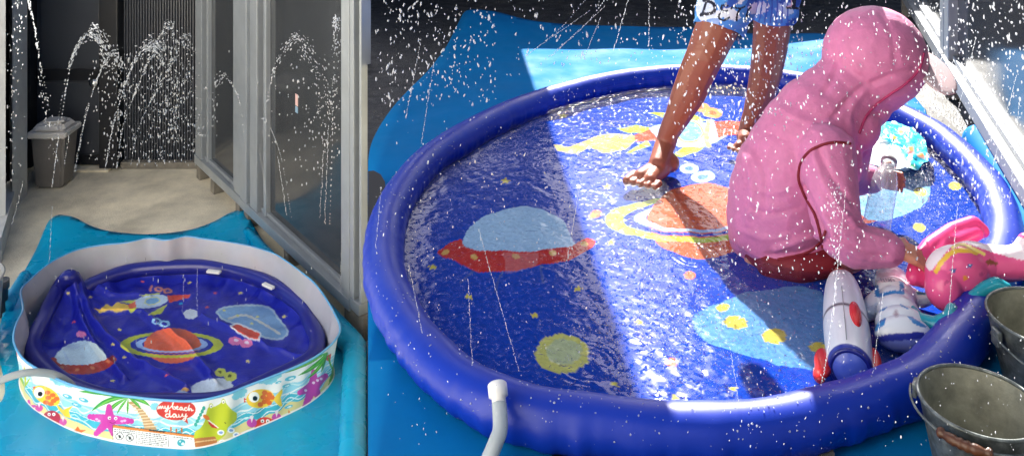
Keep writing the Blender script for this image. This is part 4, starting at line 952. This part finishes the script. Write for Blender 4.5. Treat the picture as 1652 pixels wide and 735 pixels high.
# drape: shallow cloth folds along the back and sleeves
nm_ = ht.data; n_ = len(nm_.vertices); co = vco(nm_); nr = np.empty(n_*3, np.float32); nm_.vertices.foreach_get('normal', nr); nr = nr.reshape(-1, 3)
u_, v_ = pix(co)
def fold(pts, h, wd):
    D = seg_dist(np.c_[u_, v_], catmull(pts, 6, False)); return h*np.exp(-(D/wd)**2)
dsp = np.zeros(n_)
for pts, h, wd in (([(1250, 402), (1290, 388), (1325, 378)], 0.008, 6), ([(1235, 412), (1290, 408), (1330, 390)], -0.007, 5), ([(1312, 250), (1332, 300), (1362, 345)], 0.006, 6), ([(1320, 240), (1345, 290), (1378, 330)], -0.006, 5),
                   ([(1295, 300), (1318, 350), (1340, 400)], -0.008, 6), ([(1375, 232), (1372, 180), (1400, 140)], 0.005, 7), ([(1345, 190), (1380, 150), (1430, 125), (1475, 112)], -0.006, 6), ([(1330, 150), (1350, 110), (1345, 70)], -0.006, 8),
                   ([(1365, 345), (1395, 375), (1430, 385)], 0.006, 4), ([(1350, 380), (1390, 405), (1430, 415)], -0.006, 4), ([(1360, 400), (1400, 418), (1440, 420)], 0.005, 4), ([(1200, 250), (1215, 300), (1205, 360)], 0.005, 7), ([(1218, 240), (1235, 290), (1230, 350)], -0.004, 7), ([(1205, 330), (1240, 345), (1290, 335)], -0.004, 4), ([(1200, 300), (1245, 312), (1280, 300)], 0.003, 5), ([(1190, 370), (1235, 385), (1270, 380)], 0.004, 5), ([(1240, 215), (1275, 225), (1310, 215)], -0.003, 5), ([(1260, 175), (1300, 195), (1345, 195)], 0.003, 6), ([(1370, 30), (1365, 70), (1385, 115)], 0.003, 6), ([(1420, 20), (1440, 60), (1445, 110)], -0.003, 6), ([(1330, 320), (1350, 340), (1380, 350)], 0.005, 4), ([(1335, 345), (1360, 362), (1395, 366)], -0.005, 4)):
    dsp += fold(pts, h*1.0, wd*0.8)
dsp += 0.0005*np.sin(co[:, 0]*90+3*np.sin(co[:, 2]*30))*np.sin(co[:, 2]*60+2)
co = co+nr*dsp[:, None]; nm_.vertices.foreach_set('co', co.astype(np.float32).ravel()); nm_.update()
bv = bvhtree.BVHTree.FromPolygons([tuple(q) for q in co], [tuple(f.vertices) for f in nm_.polygons])
O = Vector((0, 0, HC))
def seam(pts, r=0.003, m=None):
    out = []
    for a, b in catmull(pts, 10, False):
        d = (S(a, b, 2.0)-O).normalized(); hit = bv.ray_cast(O, d)
        if hit[0] is not None: out.append(hit[0]+hit[1]*0.001)
    if len(out) > 3: tube('seam', out, r, m or M['red'], ht, seg=8)
seam([(1328, 400), (1316, 350), (1296, 312), (1288, 285), (1296, 256), (1316, 238), (1345, 230), (1372, 232)], 0.0032)
seam([(1255, 418), (1300, 408), (1322, 392), (1332, 372)], 0.003)
M['pink_edge'] = mat('pink_edge', (168, 44, 96), 0.75)
seam([(1490, 86), (1482, 112), (1462, 134), (1436, 152), (1412, 170), (1396, 190), (1386, 215)], 0.003, M['pink_edge'])
# body under the top: head, torso, arms, hands, legs
bd = [sp_(1266, 360, dT, 70), sp_(1272, 300, dT, 66), sp_(1300, 225, dT, 58), sp_(1345, 165, dT+0.02, 40), ('e', S(1415, 95, dT+0.06), (R(62, dT), R(58, dT), R(66, dT)))]
fc = S(1440, 105, dT+0.06)+Vector((0.05, 0.035, -0.02))
bd += [('e', fc, (0.055, 0.05, 0.06)), ('s', fc+Vector((0.055, 0.02, -0.012)), 0.011)]
bd += chain([(1334, 246, 2.03, 30), (1346, 350, 1.96, 27), (1380, 398, 1.93, 24), (1440, 404, 1.92, 17)])
bd += chain([(1368, 225, 2.27, 28), (1366, 276, 2.32, 22), (1404, 289, 2.34, 15)])
wn = S(1440, 404, 1.92); bd += hand_prims(wn, wn+Vector((0.030, -0.004, -0.002)), (1, -0.1, -0.35), (0.35, -0.5, 1), 0.85, 0.25)
wf = S(1404, 289, 2.34); bt_top = S(1435, 256, 2.335); bt_bot = S(1412, 374, 2.13)
bd += hand_prims(wf, wf+Vector((0.036, -0.012, 0.004)), (1, -0.25, 0.0), (-0.1, -1, 0.25), 0.85, -0.55)
bd += chain([(1250, 395, 2.12, 45), (1222, 408, 2.11, 22), (1216, 420, 2.10, 16), (1262, 436, 2.06, 15)])
bd += chain([(1280, 395, 2.1, 45), (1340, 420, 2.05, 30), (1390, 432, 2.1, 18)])
blob('body', bd, M['skin_pale'], pk_, voxel=0.0045, smooth=3)
blob('red_shorts', chain([(1240, 428, 2.05, 20), (1290, 432, 2.02, 24), (1335, 424, 2.02, 22)])+[('e', S(1280, 400, 2.12), (0.13, 0.11, 0.065))], M['red'], pk_, voxel=0.006, smooth=4)
# cap peak under the hood
cc = S(1504, 116, dT); q = Matrix.Rotation(math.radians(12), 3, 'Y') @ Matrix.Rotation(math.radians(24), 3, 'X')
cap_ = blob('cap_peak', [('e', cc+Vector((0.004, 0, 0)), (R(34, dT), 0.085, 0.0075), q)], M['cap'], pk_, voxel=0.004, smooth=3)
blob('hair', [('e', S(1466, 138, dT+0.05), (0.018, 0.03, 0.016))]+[('c', S(1462+4*k, 132, dT+0.04), 0.007, S(1464+5*k, 148-2*k, dT+0.05), 0.003) for k in range(4)], M['hair'], pk_, voxel=0.003, smooth=1)
for sx in (-1, 1): blob('eye', [('e', fc+Vector((0.045, 0.02+sx*0.022, 0.008)), (0.006, 0.009, 0.007))], M['black'], pk_, voxel=0.002, smooth=1)
# bottle held in the far hand
bo = empty('plastic_bottle', 'clear plastic bottle held by the seated child', 'bottle', loc=tuple(bt_bot))
axb = (bt_top-bt_bot); Lb = axb.length; rb_ = R(21, 2.2)
pro = [(0.001, 0.004), (rb_*0.8, 0), (rb_, 0.008)]
for i in range(8): pro += [(rb_*(0.97 if i % 2 else 1.0), Lb*(0.08+0.08*i))]
pro += [(rb_*0.86, Lb*0.76), (rb_*0.55, Lb*0.86), (rb_*0.45, Lb*0.9), (rb_*0.6, Lb*0.905), (rb_*0.6, Lb*0.92), (rb_*0.45, Lb*0.93), (rb_*0.45, Lb)]
bbd = lathe('bottle_body', pro, M['bottle'], bo, tuple(bt_bot), tuple(axb), 28)
lathe('bottle_ring', [(rb_*0.5, Lb*0.93), (rb_*0.62, Lb*0.93), (rb_*0.62, Lb*0.98), (rb_*0.5, Lb*0.98)], M['tub'], bbd, tuple(bt_bot), tuple(axb), 24)

# ------------------------------------------------------------------ toys in the pool
def paint(o, base):
    u, v = pix(vco(o.data)); return Print(u, v, base)
# rocket
rk = empty('inflatable_rocket', 'white inflatable rocket with red nose and fins on the near pool rim', 'pool toy', 'inflatable pool toys', loc=tuple(G(1370, 600, T)))
Bk = S(1372, 596, 1.62); Nk = S(1357, 440, 1.98); axk = Nk-Bk; Lk = axk.length
prof = [(0.034, 0.0), (0.040, 0.012), (0.0425, 0.05*Lk/0.35), (0.0445, 0.35*Lk), (0.043, 0.55*Lk), (0.038, 0.75*Lk), (0.030, 0.88*Lk), (0.020, 0.95*Lk), (0.009, 0.99*Lk), (0.0005, Lk)]
pa_ = catmull([(r, h) for r, h in prof], 8, False)
bdy = lathe('rocket_body', [(max(0.0004, r), h) for r, h in pa_], M['toy'], rk, tuple(Bk), tuple(axk), 48)
co = vco(bdy.data); hh = ((co-np.array(Bk))@np.array(axk.normalized()))/Lk
c_ = np.tile(np.array(lin((232, 234, 238))), (len(co), 1))
c_[hh > 0.87] = lin((214, 44, 44))
for a, b in ((0.40, 0.414), (0.43, 0.44), (0.64, 0.652), (0.67, 0.68)): c_[(hh > a) & (hh < b)] = lin((34, 36, 48))
c_[hh < 0.035] = lin((36, 50, 150))
set_col(bdy.data, c_)
bdc = lathe('base_disc', [(0.0005, -0.012), (0.012, -0.011), (0.024, -0.007), (0.033, 0.001)], mat('toy_blue', (70, 92, 190), 0.3), rk, tuple(Bk), tuple(axk), 40)
tube('base_seam', [Vector(Bk)+(Vector((0, 0, 1)).rotation_difference(axk.normalized()) @ Vector((0.0345*math.cos(a), 0.0345*math.sin(a), 0.002))) for a in np.linspace(0, 2*math.pi, 40, endpoint=False)], 0.0045, mat('toy_navy', (24, 32, 120), 0.3), bdc, seg=8, closed=True)
RED = mat('toy_red', (214, 40, 40), 0.25)
fw = axk.normalized()
m3 = Matrix((fw.cross(Vector((0, 0, 1))).normalized(), fw, Vector((0, 0, 1)))).transposed()
blob('fin', [('e', Bk+fw*Lk*0.36+Vector((0.012, -0.012, 0.037)), (0.013, 0.05, 0.014), m3)], RED, rk, voxel=0.003, smooth=2)
blob('fin', [('e', Bk+fw*Lk*0.10+Vector((-0.05, 0, -0.008)), (0.017, 0.045, 0.013), m3), ('e', Bk+fw*Lk*0.02+Vector((-0.058, 0, -0.014)), (0.012, 0.022, 0.011), m3)], RED, rk, voxel=0.003, smooth=2)
blob('fin', [('e', Bk+fw*Lk*0.10+Vector((0.048, 0, -0.006)), (0.013, 0.045, 0.012), m3), ('e', Bk+fw*Lk*0.0+Vector((0.056, 0, -0.01)), (0.010, 0.024, 0.010), m3)], RED, rk, voxel=0.003, smooth=2)
tube('seam_line', [Bk+fw*Lk*t+Vector((-0.006, 0, 0.0445)) for t in np.linspace(0.06, 0.6, 12)], 0.0008, M['tub'], rk, seg=6)
# astronaut
at_ = empty('inflatable_astronaut', 'white inflatable astronaut with blue straps lying beside the rocket', 'pool toy', 'inflatable pool toys', loc=tuple(G(1455, 550, T)))
Ba = S(1457, 540, 1.72); Ha = S(1441, 457, 1.97)
mid = lambda t: Ba.lerp(Ha, t)
pr_ = [('e', mid(0.02), (R(46, 1.72), 0.03, 0.034)), ('e', mid(0.18), (R(42, 1.75), 0.035, 0.036)), ('e', mid(0.36), (R(34, 1.8), 0.045, 0.037)), ('e', mid(0.55), (R(28, 1.83), 0.045, 0.036)), ('e', mid(0.74), (R(31, 1.9), 0.045, 0.037)), ('e', mid(1.0), (R(27, 1.97), 0.045, 0.037))]
pr_ += chain([(1424, 478, 1.9, 15), (1408, 488, 1.88, 13), (1402, 505, 1.85, 12)])+chain([(1470, 478, 1.9, 15), (1486, 484, 1.89, 12), (1504, 480, 1.89, 9)])
ab = blob('astronaut_body', pr_, M['toy'], at_, voxel=0.0032, smooth=4)
p = paint(ab, (226, 230, 236)); BL = (50, 130, 196)
p.tr(1300, 420, 3.34)
p.poly([(365, 135), (390, 130), (398, 175), (470, 160), (505, 160), (503, 112), (528, 118), (530, 180), (470, 178), (395, 198), (372, 192)], BL)
p.line([(395, 275), (436, 252)], 8, BL); p.line([(510, 238), (550, 258)], 8, BL)
p.poly([(350, 388), (390, 330), (432, 306), (428, 340), (385, 378)], BL); p.poly([(545, 298), (570, 300), (655, 355), (640, 362), (580, 340)], BL)
p.poly([(592, 168), (620, 160), (655, 168), (640, 184), (605, 186)], (70, 130, 150))
p.poly([(350, 412), (440, 395), (600, 385), (690, 395), (690, 520), (350, 520)], (44, 54, 150)); p.poly([(380, 440), (640, 420), (650, 470), (560, 500), (400, 495)], (110, 124, 196))
p.poly([(395, 66), (470, 62), (515, 100), (500, 112), (380, 118), (365, 105)], (214, 184, 198), a=0.7)
for k in range(6): p.line([(404+k*13, 98), (404+k*13+7, 112)], 7, (120, 120, 140))
p.ell(487, 283, 16, 22, (206, 200, 206)); p.ell(487, 285, 8, 12, (170, 150, 160))
set_col(ab.data, p.c)
lathe('valve', [(0.009, 0), (0.009, 0.006), (0.005, 0.008), (0.0005, 0.008)], M['bottle'], at_, tuple(S(1446, 505, 1.80)), (0, -0.4, 1), 16)
# pink animal float
un = empty('inflatable_float', 'pink inflatable animal float with stars and turquoise feet at the pool edge', 'pool toy', 'inflatable pool toys', loc=tuple(G(1540, 500, T)))
pr_ = [('e', S(1545, 442, 1.86), (R(52, 1.86), 0.045, R(46, 1.86))), ('e', S(1522, 465, 1.84), (R(28, 1.84), 0.04, R(34, 1.84))), ('e', S(1570, 425, 1.88), (R(46, 1.88), 0.045, R(34, 1.88)))]
pr_ += chain([(1590, 425, 1.88, 30), (1630, 425, 1.87, 27), (1680, 415, 1.86, 30), (1720, 390, 1.86, 34)])+chain([(1655, 405, 1.87, 20), (1656, 388, 1.87, 13)])
ub = blob('float_body', pr_, M['toy'], un, voxel=0.0035, smooth=5)
p = paint(ub, (238, 92, 148)); p.tr(1420, 320, 3.34)
p.poly([(240, 330), (300, 270), (420, 190), (500, 180), (800, 220), (800, 330), (640, 300), (520, 260), (440, 235), (370, 270), (300, 360), (265, 390)], (246, 232, 238), smooth=3)
p.line([(300, 390), (340, 330), (390, 290), (450, 278), (520, 290)], 26, (244, 196, 66), smooth=5); p.line([(390, 262), (450, 248), (560, 300)], 16, (250, 226, 120), smooth=5)
for x_, y_, c0_ in ((392, 388, (70, 90, 150)), (480, 362, (50, 110, 170)), (545, 408, (206, 70, 130)), (360, 450, (196, 60, 120)), (590, 345, (150, 90, 60))): p.star(x_, y_, 20, c0_, asp=1.0)
p.ell(458, 428, 14, 14, (240, 150, 60)); p.ell(600, 345, 34, 12, (150, 84, 60), rot=0.2)
set_col(ub.data, p.c)
PK = mat('toy_pink', (232, 74, 136), 0.28, bump=0.05, bscale=18)
wb = blob('float_wing', chain([(1474, 448, 1.90, 13), (1482, 424, 1.93, 15), (1502, 398, 1.96, 15), (1538, 374, 1.99, 15), (1570, 362, 2.0, 14), (1584, 372, 2.0, 12)])+chain([(1488, 450, 1.90, 14), (1500, 424, 1.93, 15), (1530, 395, 1.96, 14), (1575, 376, 1.98, 12)]), PK, un, voxel=0.004, smooth=4)
TQ = mat('toy_turquoise', (30, 150, 168), 0.28)
blob('foot', chain([(1468, 498, 1.80, 9), (1484, 516, 1.76, 12), (1510, 524, 1.74, 13), (1532, 514, 1.74, 13), (1536, 498, 1.76, 10)]), TQ, un, voxel=0.0035, smooth=3)
blob('foot', chain([(1570, 478, 1.80, 9), (1590, 466, 1.81, 12), (1608, 458, 1.81, 12), (1624, 464, 1.80, 9)]), TQ, un, voxel=0.0035, smooth=3)
# printed pouch floating at the back
pu = empty('swim_pouch', 'clear and turquoise printed pouch floating behind the bottle', 'pouch', loc=tuple(G(1440, 240, T)))
pts = [(1372, 240), (1405, 216), (1440, 201), (1470, 208), (1494, 230), (1498, 258), (1472, 272), (1430, 266), (1385, 262)]
zz = T+0.066; ol = resample(np.array([G(*q, zz)[:2] for q in pts]), 72); c2 = ol.mean(0); V = []; Fc = []; nr_ = 14
for sgn in (1, -1):
    for j in range(nr_+1):
        r = j/nr_
        for q in ol: V.append((c2[0]+(q[0]-c2[0])*r, c2[1]+(q[1]-c2[1])*r, zz+sgn*0.010*math.sqrt(max(0, 1-r*r))+0.006*sgn*math.sin(q[0]*60)*math.sin(r*7)*(1-r)+0.06*(q[1]-c2[1])*r+0.02*r*noise.noise(Vector((q[0]*22*r, q[1]*22*r, 2)))+0.008*abs(noise.noise(Vector((q[0]*50*r, q[1]*50*r, 7))))))
n = len(ol)
for s_ in range(2):
    o0 = s_*(nr_+1)*n
    for j in range(nr_):
        for i in range(n):
            f = (o0+j*n+i, o0+(j+1)*n+i, o0+(j+1)*n+(i+1) % n, o0+j*n+(i+1) % n); Fc.append(f if s_ else f[::-1])
pb_ = mesh_obj('pouch_body', V, Fc, M['pouch'], pu); p = paint(pb_, (206, 222, 230)); p.tr()
p.poly([(1415, 195), (1510, 195), (1510, 290), (1480, 285), (1448, 240), (1420, 222)], (44, 178, 200)); p.line([(1424, 224), (1450, 240), (1480, 280)], 3, (150, 214, 224))
for x_, y_, c0_ in ((1455, 212, (240, 140, 80)), (1470, 240, (240, 150, 90)), (1468, 246, (230, 90, 70)), (1442, 222, (230, 190, 90)), (1485, 250, (240, 140, 80)), (1470, 268, (60, 150, 70))): p.ell(x_, y_, 5, 3.4, c0_)
set_col(pb_.data, p.c)

# ------------------------------------------------------------------ buckets
def bucket(label, rim_px, rpx, hgt, ear_px):
    zr = T+0.012+hgt; c = G(*rim_px, zr); r = R(rpx, c.y); e = empty('metal_bucket', label, 'bucket', 'galvanised buckets', loc=(c.x, c.y, T+0.012))
    z0 = T+0.012; rb0 = r*0.74
    lathe('bucket_wall', [(rb0, 0.0), (rb0*1.02, 0.004), (r*0.98, hgt-0.006)], M['galv'], e, (c.x, c.y, z0), seg=64)
    lathe('bucket_inside', [(rb0*0.97, 0.008), (r*0.965, hgt-0.004)], M['galv_in'], e, (c.x, c.y, z0), seg=64)
    lathe('bucket_floor', [(0.0005, 0.012), (rb0*0.8, 0.011), (rb0*0.9, 0.015), (rb0*0.975, 0.008)], M['galv_in'], e, (c.x, c.y, z0), seg=48)
    tube('rolled_rim', [(c.x+r*0.985*math.cos(a), c.y+r*0.985*math.sin(a), zr-0.002) for a in np.linspace(0, 2*math.pi, 72, endpoint=False)], 0.0032, M['galv'], e, seg=8, closed=True)
    return e, c, r, zr
e, c, r, zr = bucket('empty galvanised bucket with wooden handle grip at the near corner', (1580, 644), 92, 0.112, None)
th0 = math.radians(146); dv = Vector((math.cos(th0), math.sin(th0), 0)); sv = Vector((dv.y, -dv.x, 0))
if sv.y > 0: sv = -sv
for k in (1, -1):
    q = c+dv*k*(r+0.003); box('ear', (q.x, q.y, zr-0.016), (0.008, 0.022, 0.026), M['galv'], e, rz=th0, bevel=0.003)
def arc(a):   # handle swung down to the near side
    return c+dv*math.cos(a)*(r+0.010)+sv*math.sin(a)*(r+0.012)+Vector((0, 0, -0.012-0.004*math.sin(a)))
hpts = [arc(a) for a in np.linspace(0, math.pi, 40)]
hw_ = tube('handle_wire', hpts, 0.0022, M['galv'], e, seg=8)
g0, g1 = math.radians(62), math.radians(106)
gp = [arc(a) for a in np.linspace(g0, g1, 25)]
gr_ = [0.006, 0.0085, 0.0085, 0.006, 0.0068, 0.0076, 0.0082, 0.0086, 0.0086, 0.007, 0.0088, 0.0088, 0.007, 0.0088, 0.0088, 0.007, 0.0086, 0.0086, 0.0082, 0.0076, 0.0068, 0.006, 0.0085, 0.0085, 0.006]
tube('wood_grip', gp, gr_, M['wood'], hw_, seg=14)
e, c, r, zr = bucket('galvanised bucket cut off by the right edge behind the near bucket', (1694, 512), 92, 0.125, None)
q = c+Vector((-r-0.004, -0.02, 0)); box('ear', (q.x, q.y, zr-0.025), (0.01, 0.024, 0.03), M['galv'], e, bevel=0.003)
th1 = math.radians(185); dv = Vector((math.cos(th1), math.sin(th1), 0)); sv = Vector((0.1, -1, 0))
tube('handle_wire', [c+dv*math.cos(a)*(r+0.01)+sv*math.sin(a)*(r+0.03)+Vector((0, 0, -0.02-0.04*math.sin(a))) for a in np.linspace(0, math.pi, 30)], 0.0022, M['galv'], e, seg=8)

# ------------------------------------------------------------------ water in the air
bmi = bmesh.new(); bmesh.ops.create_icosphere(bmi, subdivisions=1, radius=1.0); IV = np.array([v.co[:] for v in bmi.verts]); IF = np.array([[v.index for v in f.verts] for f in bmi.faces]); bmi.free()
class Spray:
    def __init__(s): s.p = []; s.r = []; s.k = []; s.d = []
    def add(s, P, r, k=1.4, d=(0, 0, 1)): s.p.append(tuple(P)); s.r.append(r); s.k.append(k); s.d.append(tuple(d))
    def build(s, name, label):
        P = np.array(s.p); r = np.array(s.r)*0.88; k = np.array(s.k); D = np.array(s.d, float); D /= np.linalg.norm(D, axis=1)[:, None]
        n = len(P); a = np.cross(D, np.tile([0.3, 1.0, 0.1], (n, 1))); a /= np.linalg.norm(a, axis=1)[:, None]; b = np.cross(D, a)
        jit = 1+0.22*rng.normal(size=(n, len(IV)))
        V = (P[:, None]+r[:, None, None]*jit[:, :, None]*(IV[None, :, 0:1]*a[:, None]+IV[None, :, 1:2]*b[:, None]+IV[None, :, 2:3]*(D*k[:, None])[:, None])).reshape(-1, 3)
        Fc = (IF[None]+(np.arange(n)*len(IV))[:, None, None]).reshape(-1, 3)
        o = big_mesh(name, V, Fc, M['drop']); return tag(o, label, 'water spray', kind='stuff')
def jet(sp, pts, d0, d1, n, spread, r0, r1, tail=0.35):
    """beads close together in the first part of the arc, scattered after it"""
    C_ = catmull([np.array(q, float) for q in pts], 20, False); m = len(C_)
    for i in range(int(n*1.7)):
        t = rng.uniform(0, 1)**0.85; j = min(m-2, int(t*(m-1))); q = C_[j]; tg = C_[j+1]-C_[j]
        sc = spread*max(0.04, (t-tail)/(1-tail)) if t > tail else spread*0.04
        d = d0+(d1-d0)*t+rng.normal()*0.03
        P = S(q[0]+rng.normal()*sc, q[1]+rng.normal()*sc*1.2, d)
        sp.add(P, R(rng.uniform(r0, r1)*(0.5 if t < tail else 0.72)*rng.uniform(0.6, 1.15), d), rng.uniform(1.2, 3.0), (tg[0], 0, -tg[1]))
def stream(sp, a, b, d0, d1, r=0.9, gap=5.0):
    L_ = math.hypot(b[0]-a[0], b[1]-a[1]); n = max(3, int(L_/gap))
    for i in range(n):
        t = (i+rng.uniform(-0.3, 0.3))/n; d = d0+(d1-d0)*t
        sp.add(S(a[0]+(b[0]-a[0])*t+rng.normal()*0.5, a[1]+(b[1]-a[1])*t, d), R(r*rng.uniform(0.7, 1.2), d), rng.uniform(2.0, 4.5), (b[0]-a[0], 0, a[1]-b[1]))
L = Spray()
jet(L, [(84, 300), (98, 200), (118, 90), (150, 45), (172, 70)], 4.4, 4.5, 130, 6, 0.9, 2.0)
jet(L, [(90, 220), (110, 110), (140, 60), (165, 75), (182, 110)], 4.4, 4.5, 90, 7, 0.9, 2.2, 0.2)
jet(L, [(122, 275), (138, 190), (160, 120), (185, 85), (196, 120), (196, 200)], 4.4, 4.6, 150, 8, 0.9, 2.2)
jet(L, [(170, 270), (186, 190), (215, 105), (245, 70), (262, 100), (268, 200)], 4.3, 4.5, 240, 14, 0.8, 2.2)
jet(L, [(188, 272), (200, 200), (235, 110), (272, 40), (282, 110), (286, 240)], 4.4, 4.5, 210, 10, 0.8, 2.2, 0.3)
jet(L, [(210, 270), (226, 200), (262, 130), (300, 60), (308, 140), (312, 250)], 4.4, 4.5, 130, 9, 0.8, 2.0, 0.3)
jet(L, [(60, 60), (45, 0), (35, -40), (28, 20), (22, 140), (14, 290)], 4.2, 4.3, 110, 9, 0.8, 2.2, 0.1)
jet(L, [(48, 0), (60, 70), (70, 140), (80, 210), (92, 270)], 4.3, 4.3, 70, 8, 0.8, 1.9, 0.1)
for k in range(380): d = rng.uniform(4.1, 4.6); L.add(S(rng.normal(255, 38), rng.uniform(70, 268), d), R(rng.uniform(0.5, 1.35), d), rng.uniform(1.3, 3.2))
for k in range(110): d = rng.uniform(4.1, 4.6); L.add(S(rng.normal(182, 18), rng.uniform(90, 260), d), R(rng.uniform(0.5, 1.35), d), rng.uniform(1.3, 3.2))
jet(L, [(395, 230), (385, 160), (360, 120), (345, 150), (338, 220)], 3.9, 4.3, 70, 6, 0.8, 1.7, 0.2)
jet(L, [(470, 350), (455, 260), (438, 210), (425, 190)], 3.6, 3.8, 60, 2, 0.7, 1.4, 0.8)
jet(L, [(420, 240), (440, 120), (474, 62), (500, 90), (522, 150), (530, 240)], 3.3, 3.4, 210, 13, 0.7, 1.6, 0.1)
jet(L, [(532, 360), (537, 200), (540, 40), (544, 60), (540, 180)], 3.2, 3.3, 120, 5, 0.7, 1.7, 0.2)
for k in range(90): d = rng.uniform(3.2, 3.6); L.add(S(rng.normal(490, 30), rng.uniform(100, 300), d), R(rng.uniform(0.6, 1.4), d), rng.uniform(1.2, 2.4))
for a, b in (((84, 300), (95, 215)), ((120, 275), (140, 170)), ((170, 272), (186, 180)), ((104, 262), (112, 215)), ((432, 330), (418, 240)), ((462, 345), (448, 250)), ((524, 360), (530, 200)), ((516, 350), (522, 240)), ((80, 420), (84, 330)), ((294, 560), (296, 440)), ((318, 600), (318, 430)), ((548, 470), (552, 380)), ((20, 360), (38, 290))):
    stream(L, a, b, 3.6 if a[0] > 400 else 3.9, 3.7 if a[0] > 400 else 4.0, 0.6, 3.5)
for k in range(60): d = rng.uniform(3.3, 3.9); L.add(S(rng.uniform(40, 540), rng.uniform(400, 600), d), R(rng.uniform(0.4, 0.8), d), rng.uniform(3, 7))
L.build('water_spray', 'white water drops fountaining over the paddling pool')
Q = Spray()
def cloud(n, x0, x1, y0, y1, d0, d1, r0=1.0, r1=2.5):
    for k in range(int(n*1.7)):
        a, b = rng.uniform(x0, x1), rng.uniform(y0, y1); d = rng.uniform(d0, d1); P = S(a, b, d)
        if P.z < T+0.06: continue
        Q.add(P, R(rng.uniform(r0, r1)*rng.uniform(0.35, 1.0), d), rng.uniform(1.0, 3.2)**1.0, (rng.normal()*0.3, 0, 1))
cloud(200, 606, 800, 0, 170, 1.7, 2.6); cloud(120, 606, 1000, 100, 420, 1.4, 1.9, 0.7, 1.7); cloud(150, 606, 1150, 300, 720, 1.1, 1.45, 0.5, 1.3)
cloud(420, 1475, 1652, 0, 330, 1.4, 2.1, 1.1, 2.4); cloud(330, 1150, 1480, 20, 440, 1.35, 1.75, 0.9, 2.0); cloud(190, 1080, 1290, 0, 230, 1.7, 2.3, 1.0, 2.4)
cloud(220, 820, 1480, 0, 110, 1.9, 2.6, 0.9, 2.2); cloud(200, 1150, 1652, 380, 730, 1.1, 1.4, 0.5, 1.3); cloud(160, 1170, 1330, 60, 260, 2.3, 2.8, 0.9, 2.2)
for a, b, d in (((855, 85), (955, 15), 2.6), ((888, 92), (978, 8), 2.6), ((945, 88), (970, 25), 2.6), ((990, 80), (1015, -5), 2.6), ((1047, 75), (1047, -5), 2.6), ((1330, 600), (1347, 470), 1.4), ((1347, 470), (1365, 300), 1.4), ((1178, 560), (1192, 650), 1.4), ((772, 370), (838, 600), 1.35), ((755, 450), (762, 590), 1.4), ((660, 430), (682, 540), 1.4), ((606, 400), (615, 300), 1.5), ((1586, 330), (1640, 120), 1.6), ((1628, 330), (1645, 160), 1.6), ((1540, 200), (1575, 60), 1.8), ((1408, 600), (1425, 470), 1.35), ((1530, 510), (1545, 330), 1.5), ((655, 190), (680, 60), 2.0), ((680, 230), (700, 100), 2.0), ((915, 420), (935, 300), 1.5), ((1500, 200), (1515, 60), 1.9)):
    stream(Q, a, b, d, d, 0.6, 3.2)
jet(Q, [(850, 90), (910, 40), (960, -20)], 2.6, 2.7, 50, 2, 0.8, 1.6, 0.9); jet(Q, [(880, 95), (940, 45), (990, -20)], 2.6, 2.7, 50, 2, 0.8, 1.6, 0.9)
jet(Q, [(1325, 620), (1345, 500), (1350, 400), (1345, 300)], 1.4, 1.45, 120, 9, 0.7, 1.7, 0.3)
# beads lying on the inflated rim
for k in range(900):
    i = int(rng.integers(0, 900)); a = rng.uniform(0.15, math.pi-0.15); t = rt[(i+1) % 900]-rt[i-1]; s_ = np.cross(t, [0, 0, 1]); s_ /= np.linalg.norm(s_)
    nv = s_*math.cos(a)+np.array([0, 0, 1])*math.sin(a); rr0 = rng.uniform(0.0009, 0.0024)
    Q.add(rt[i]+nv*(RT*1.0+rr0*0.1), rr0, 0.55, nv)
# splashes hopping off the water
for k in range(700):
    i = rng.uniform(0, 1); a = rng.uniform(0, 6.28); q = ring[int(a/6.2832*len(ring)) % len(ring)]; P = lc[:2]+(q[:2]-lc[:2])*math.sqrt(i)*0.93
    u0 = CX+F*P[0]/P[1]
    if u0 < 1000 and rng.uniform() < 0.75: continue
    Q.add((P[0], P[1], WZ+abs(rng.normal())*0.012), rng.uniform(0.0008, 0.0022), rng.uniform(0.9, 1.6))
for k in range(3000):  # tiny white drops added on the water to stand in for sun glitter
    if k % 5 < 3: u0, v0 = rng.normal(1075, 75), rng.normal(500, 75)
    else: u0, v0 = rng.normal(1490, 60), rng.normal(335, 45)
    P = G(u0, v0, WZ+abs(rng.normal())*0.006)
    rel = np.array(P[:2])-lc[:2]; j_ = np.argmin(np.linalg.norm(ring[:, :2]-lc[:2]-rel/np.linalg.norm(rel)*0.9, axis=1))
    if np.linalg.norm(rel) > 0.9*np.linalg.norm(ring[j_, :2]-lc[:2]): continue
    Q.add(P, rng.uniform(0.0004, 0.0015)*rng.uniform(0.6, 1.2), rng.uniform(0.8, 1.4))
Q.build('water_spray', 'sunlit water drops over the large splash pool, with tiny ones standing in for glitter')
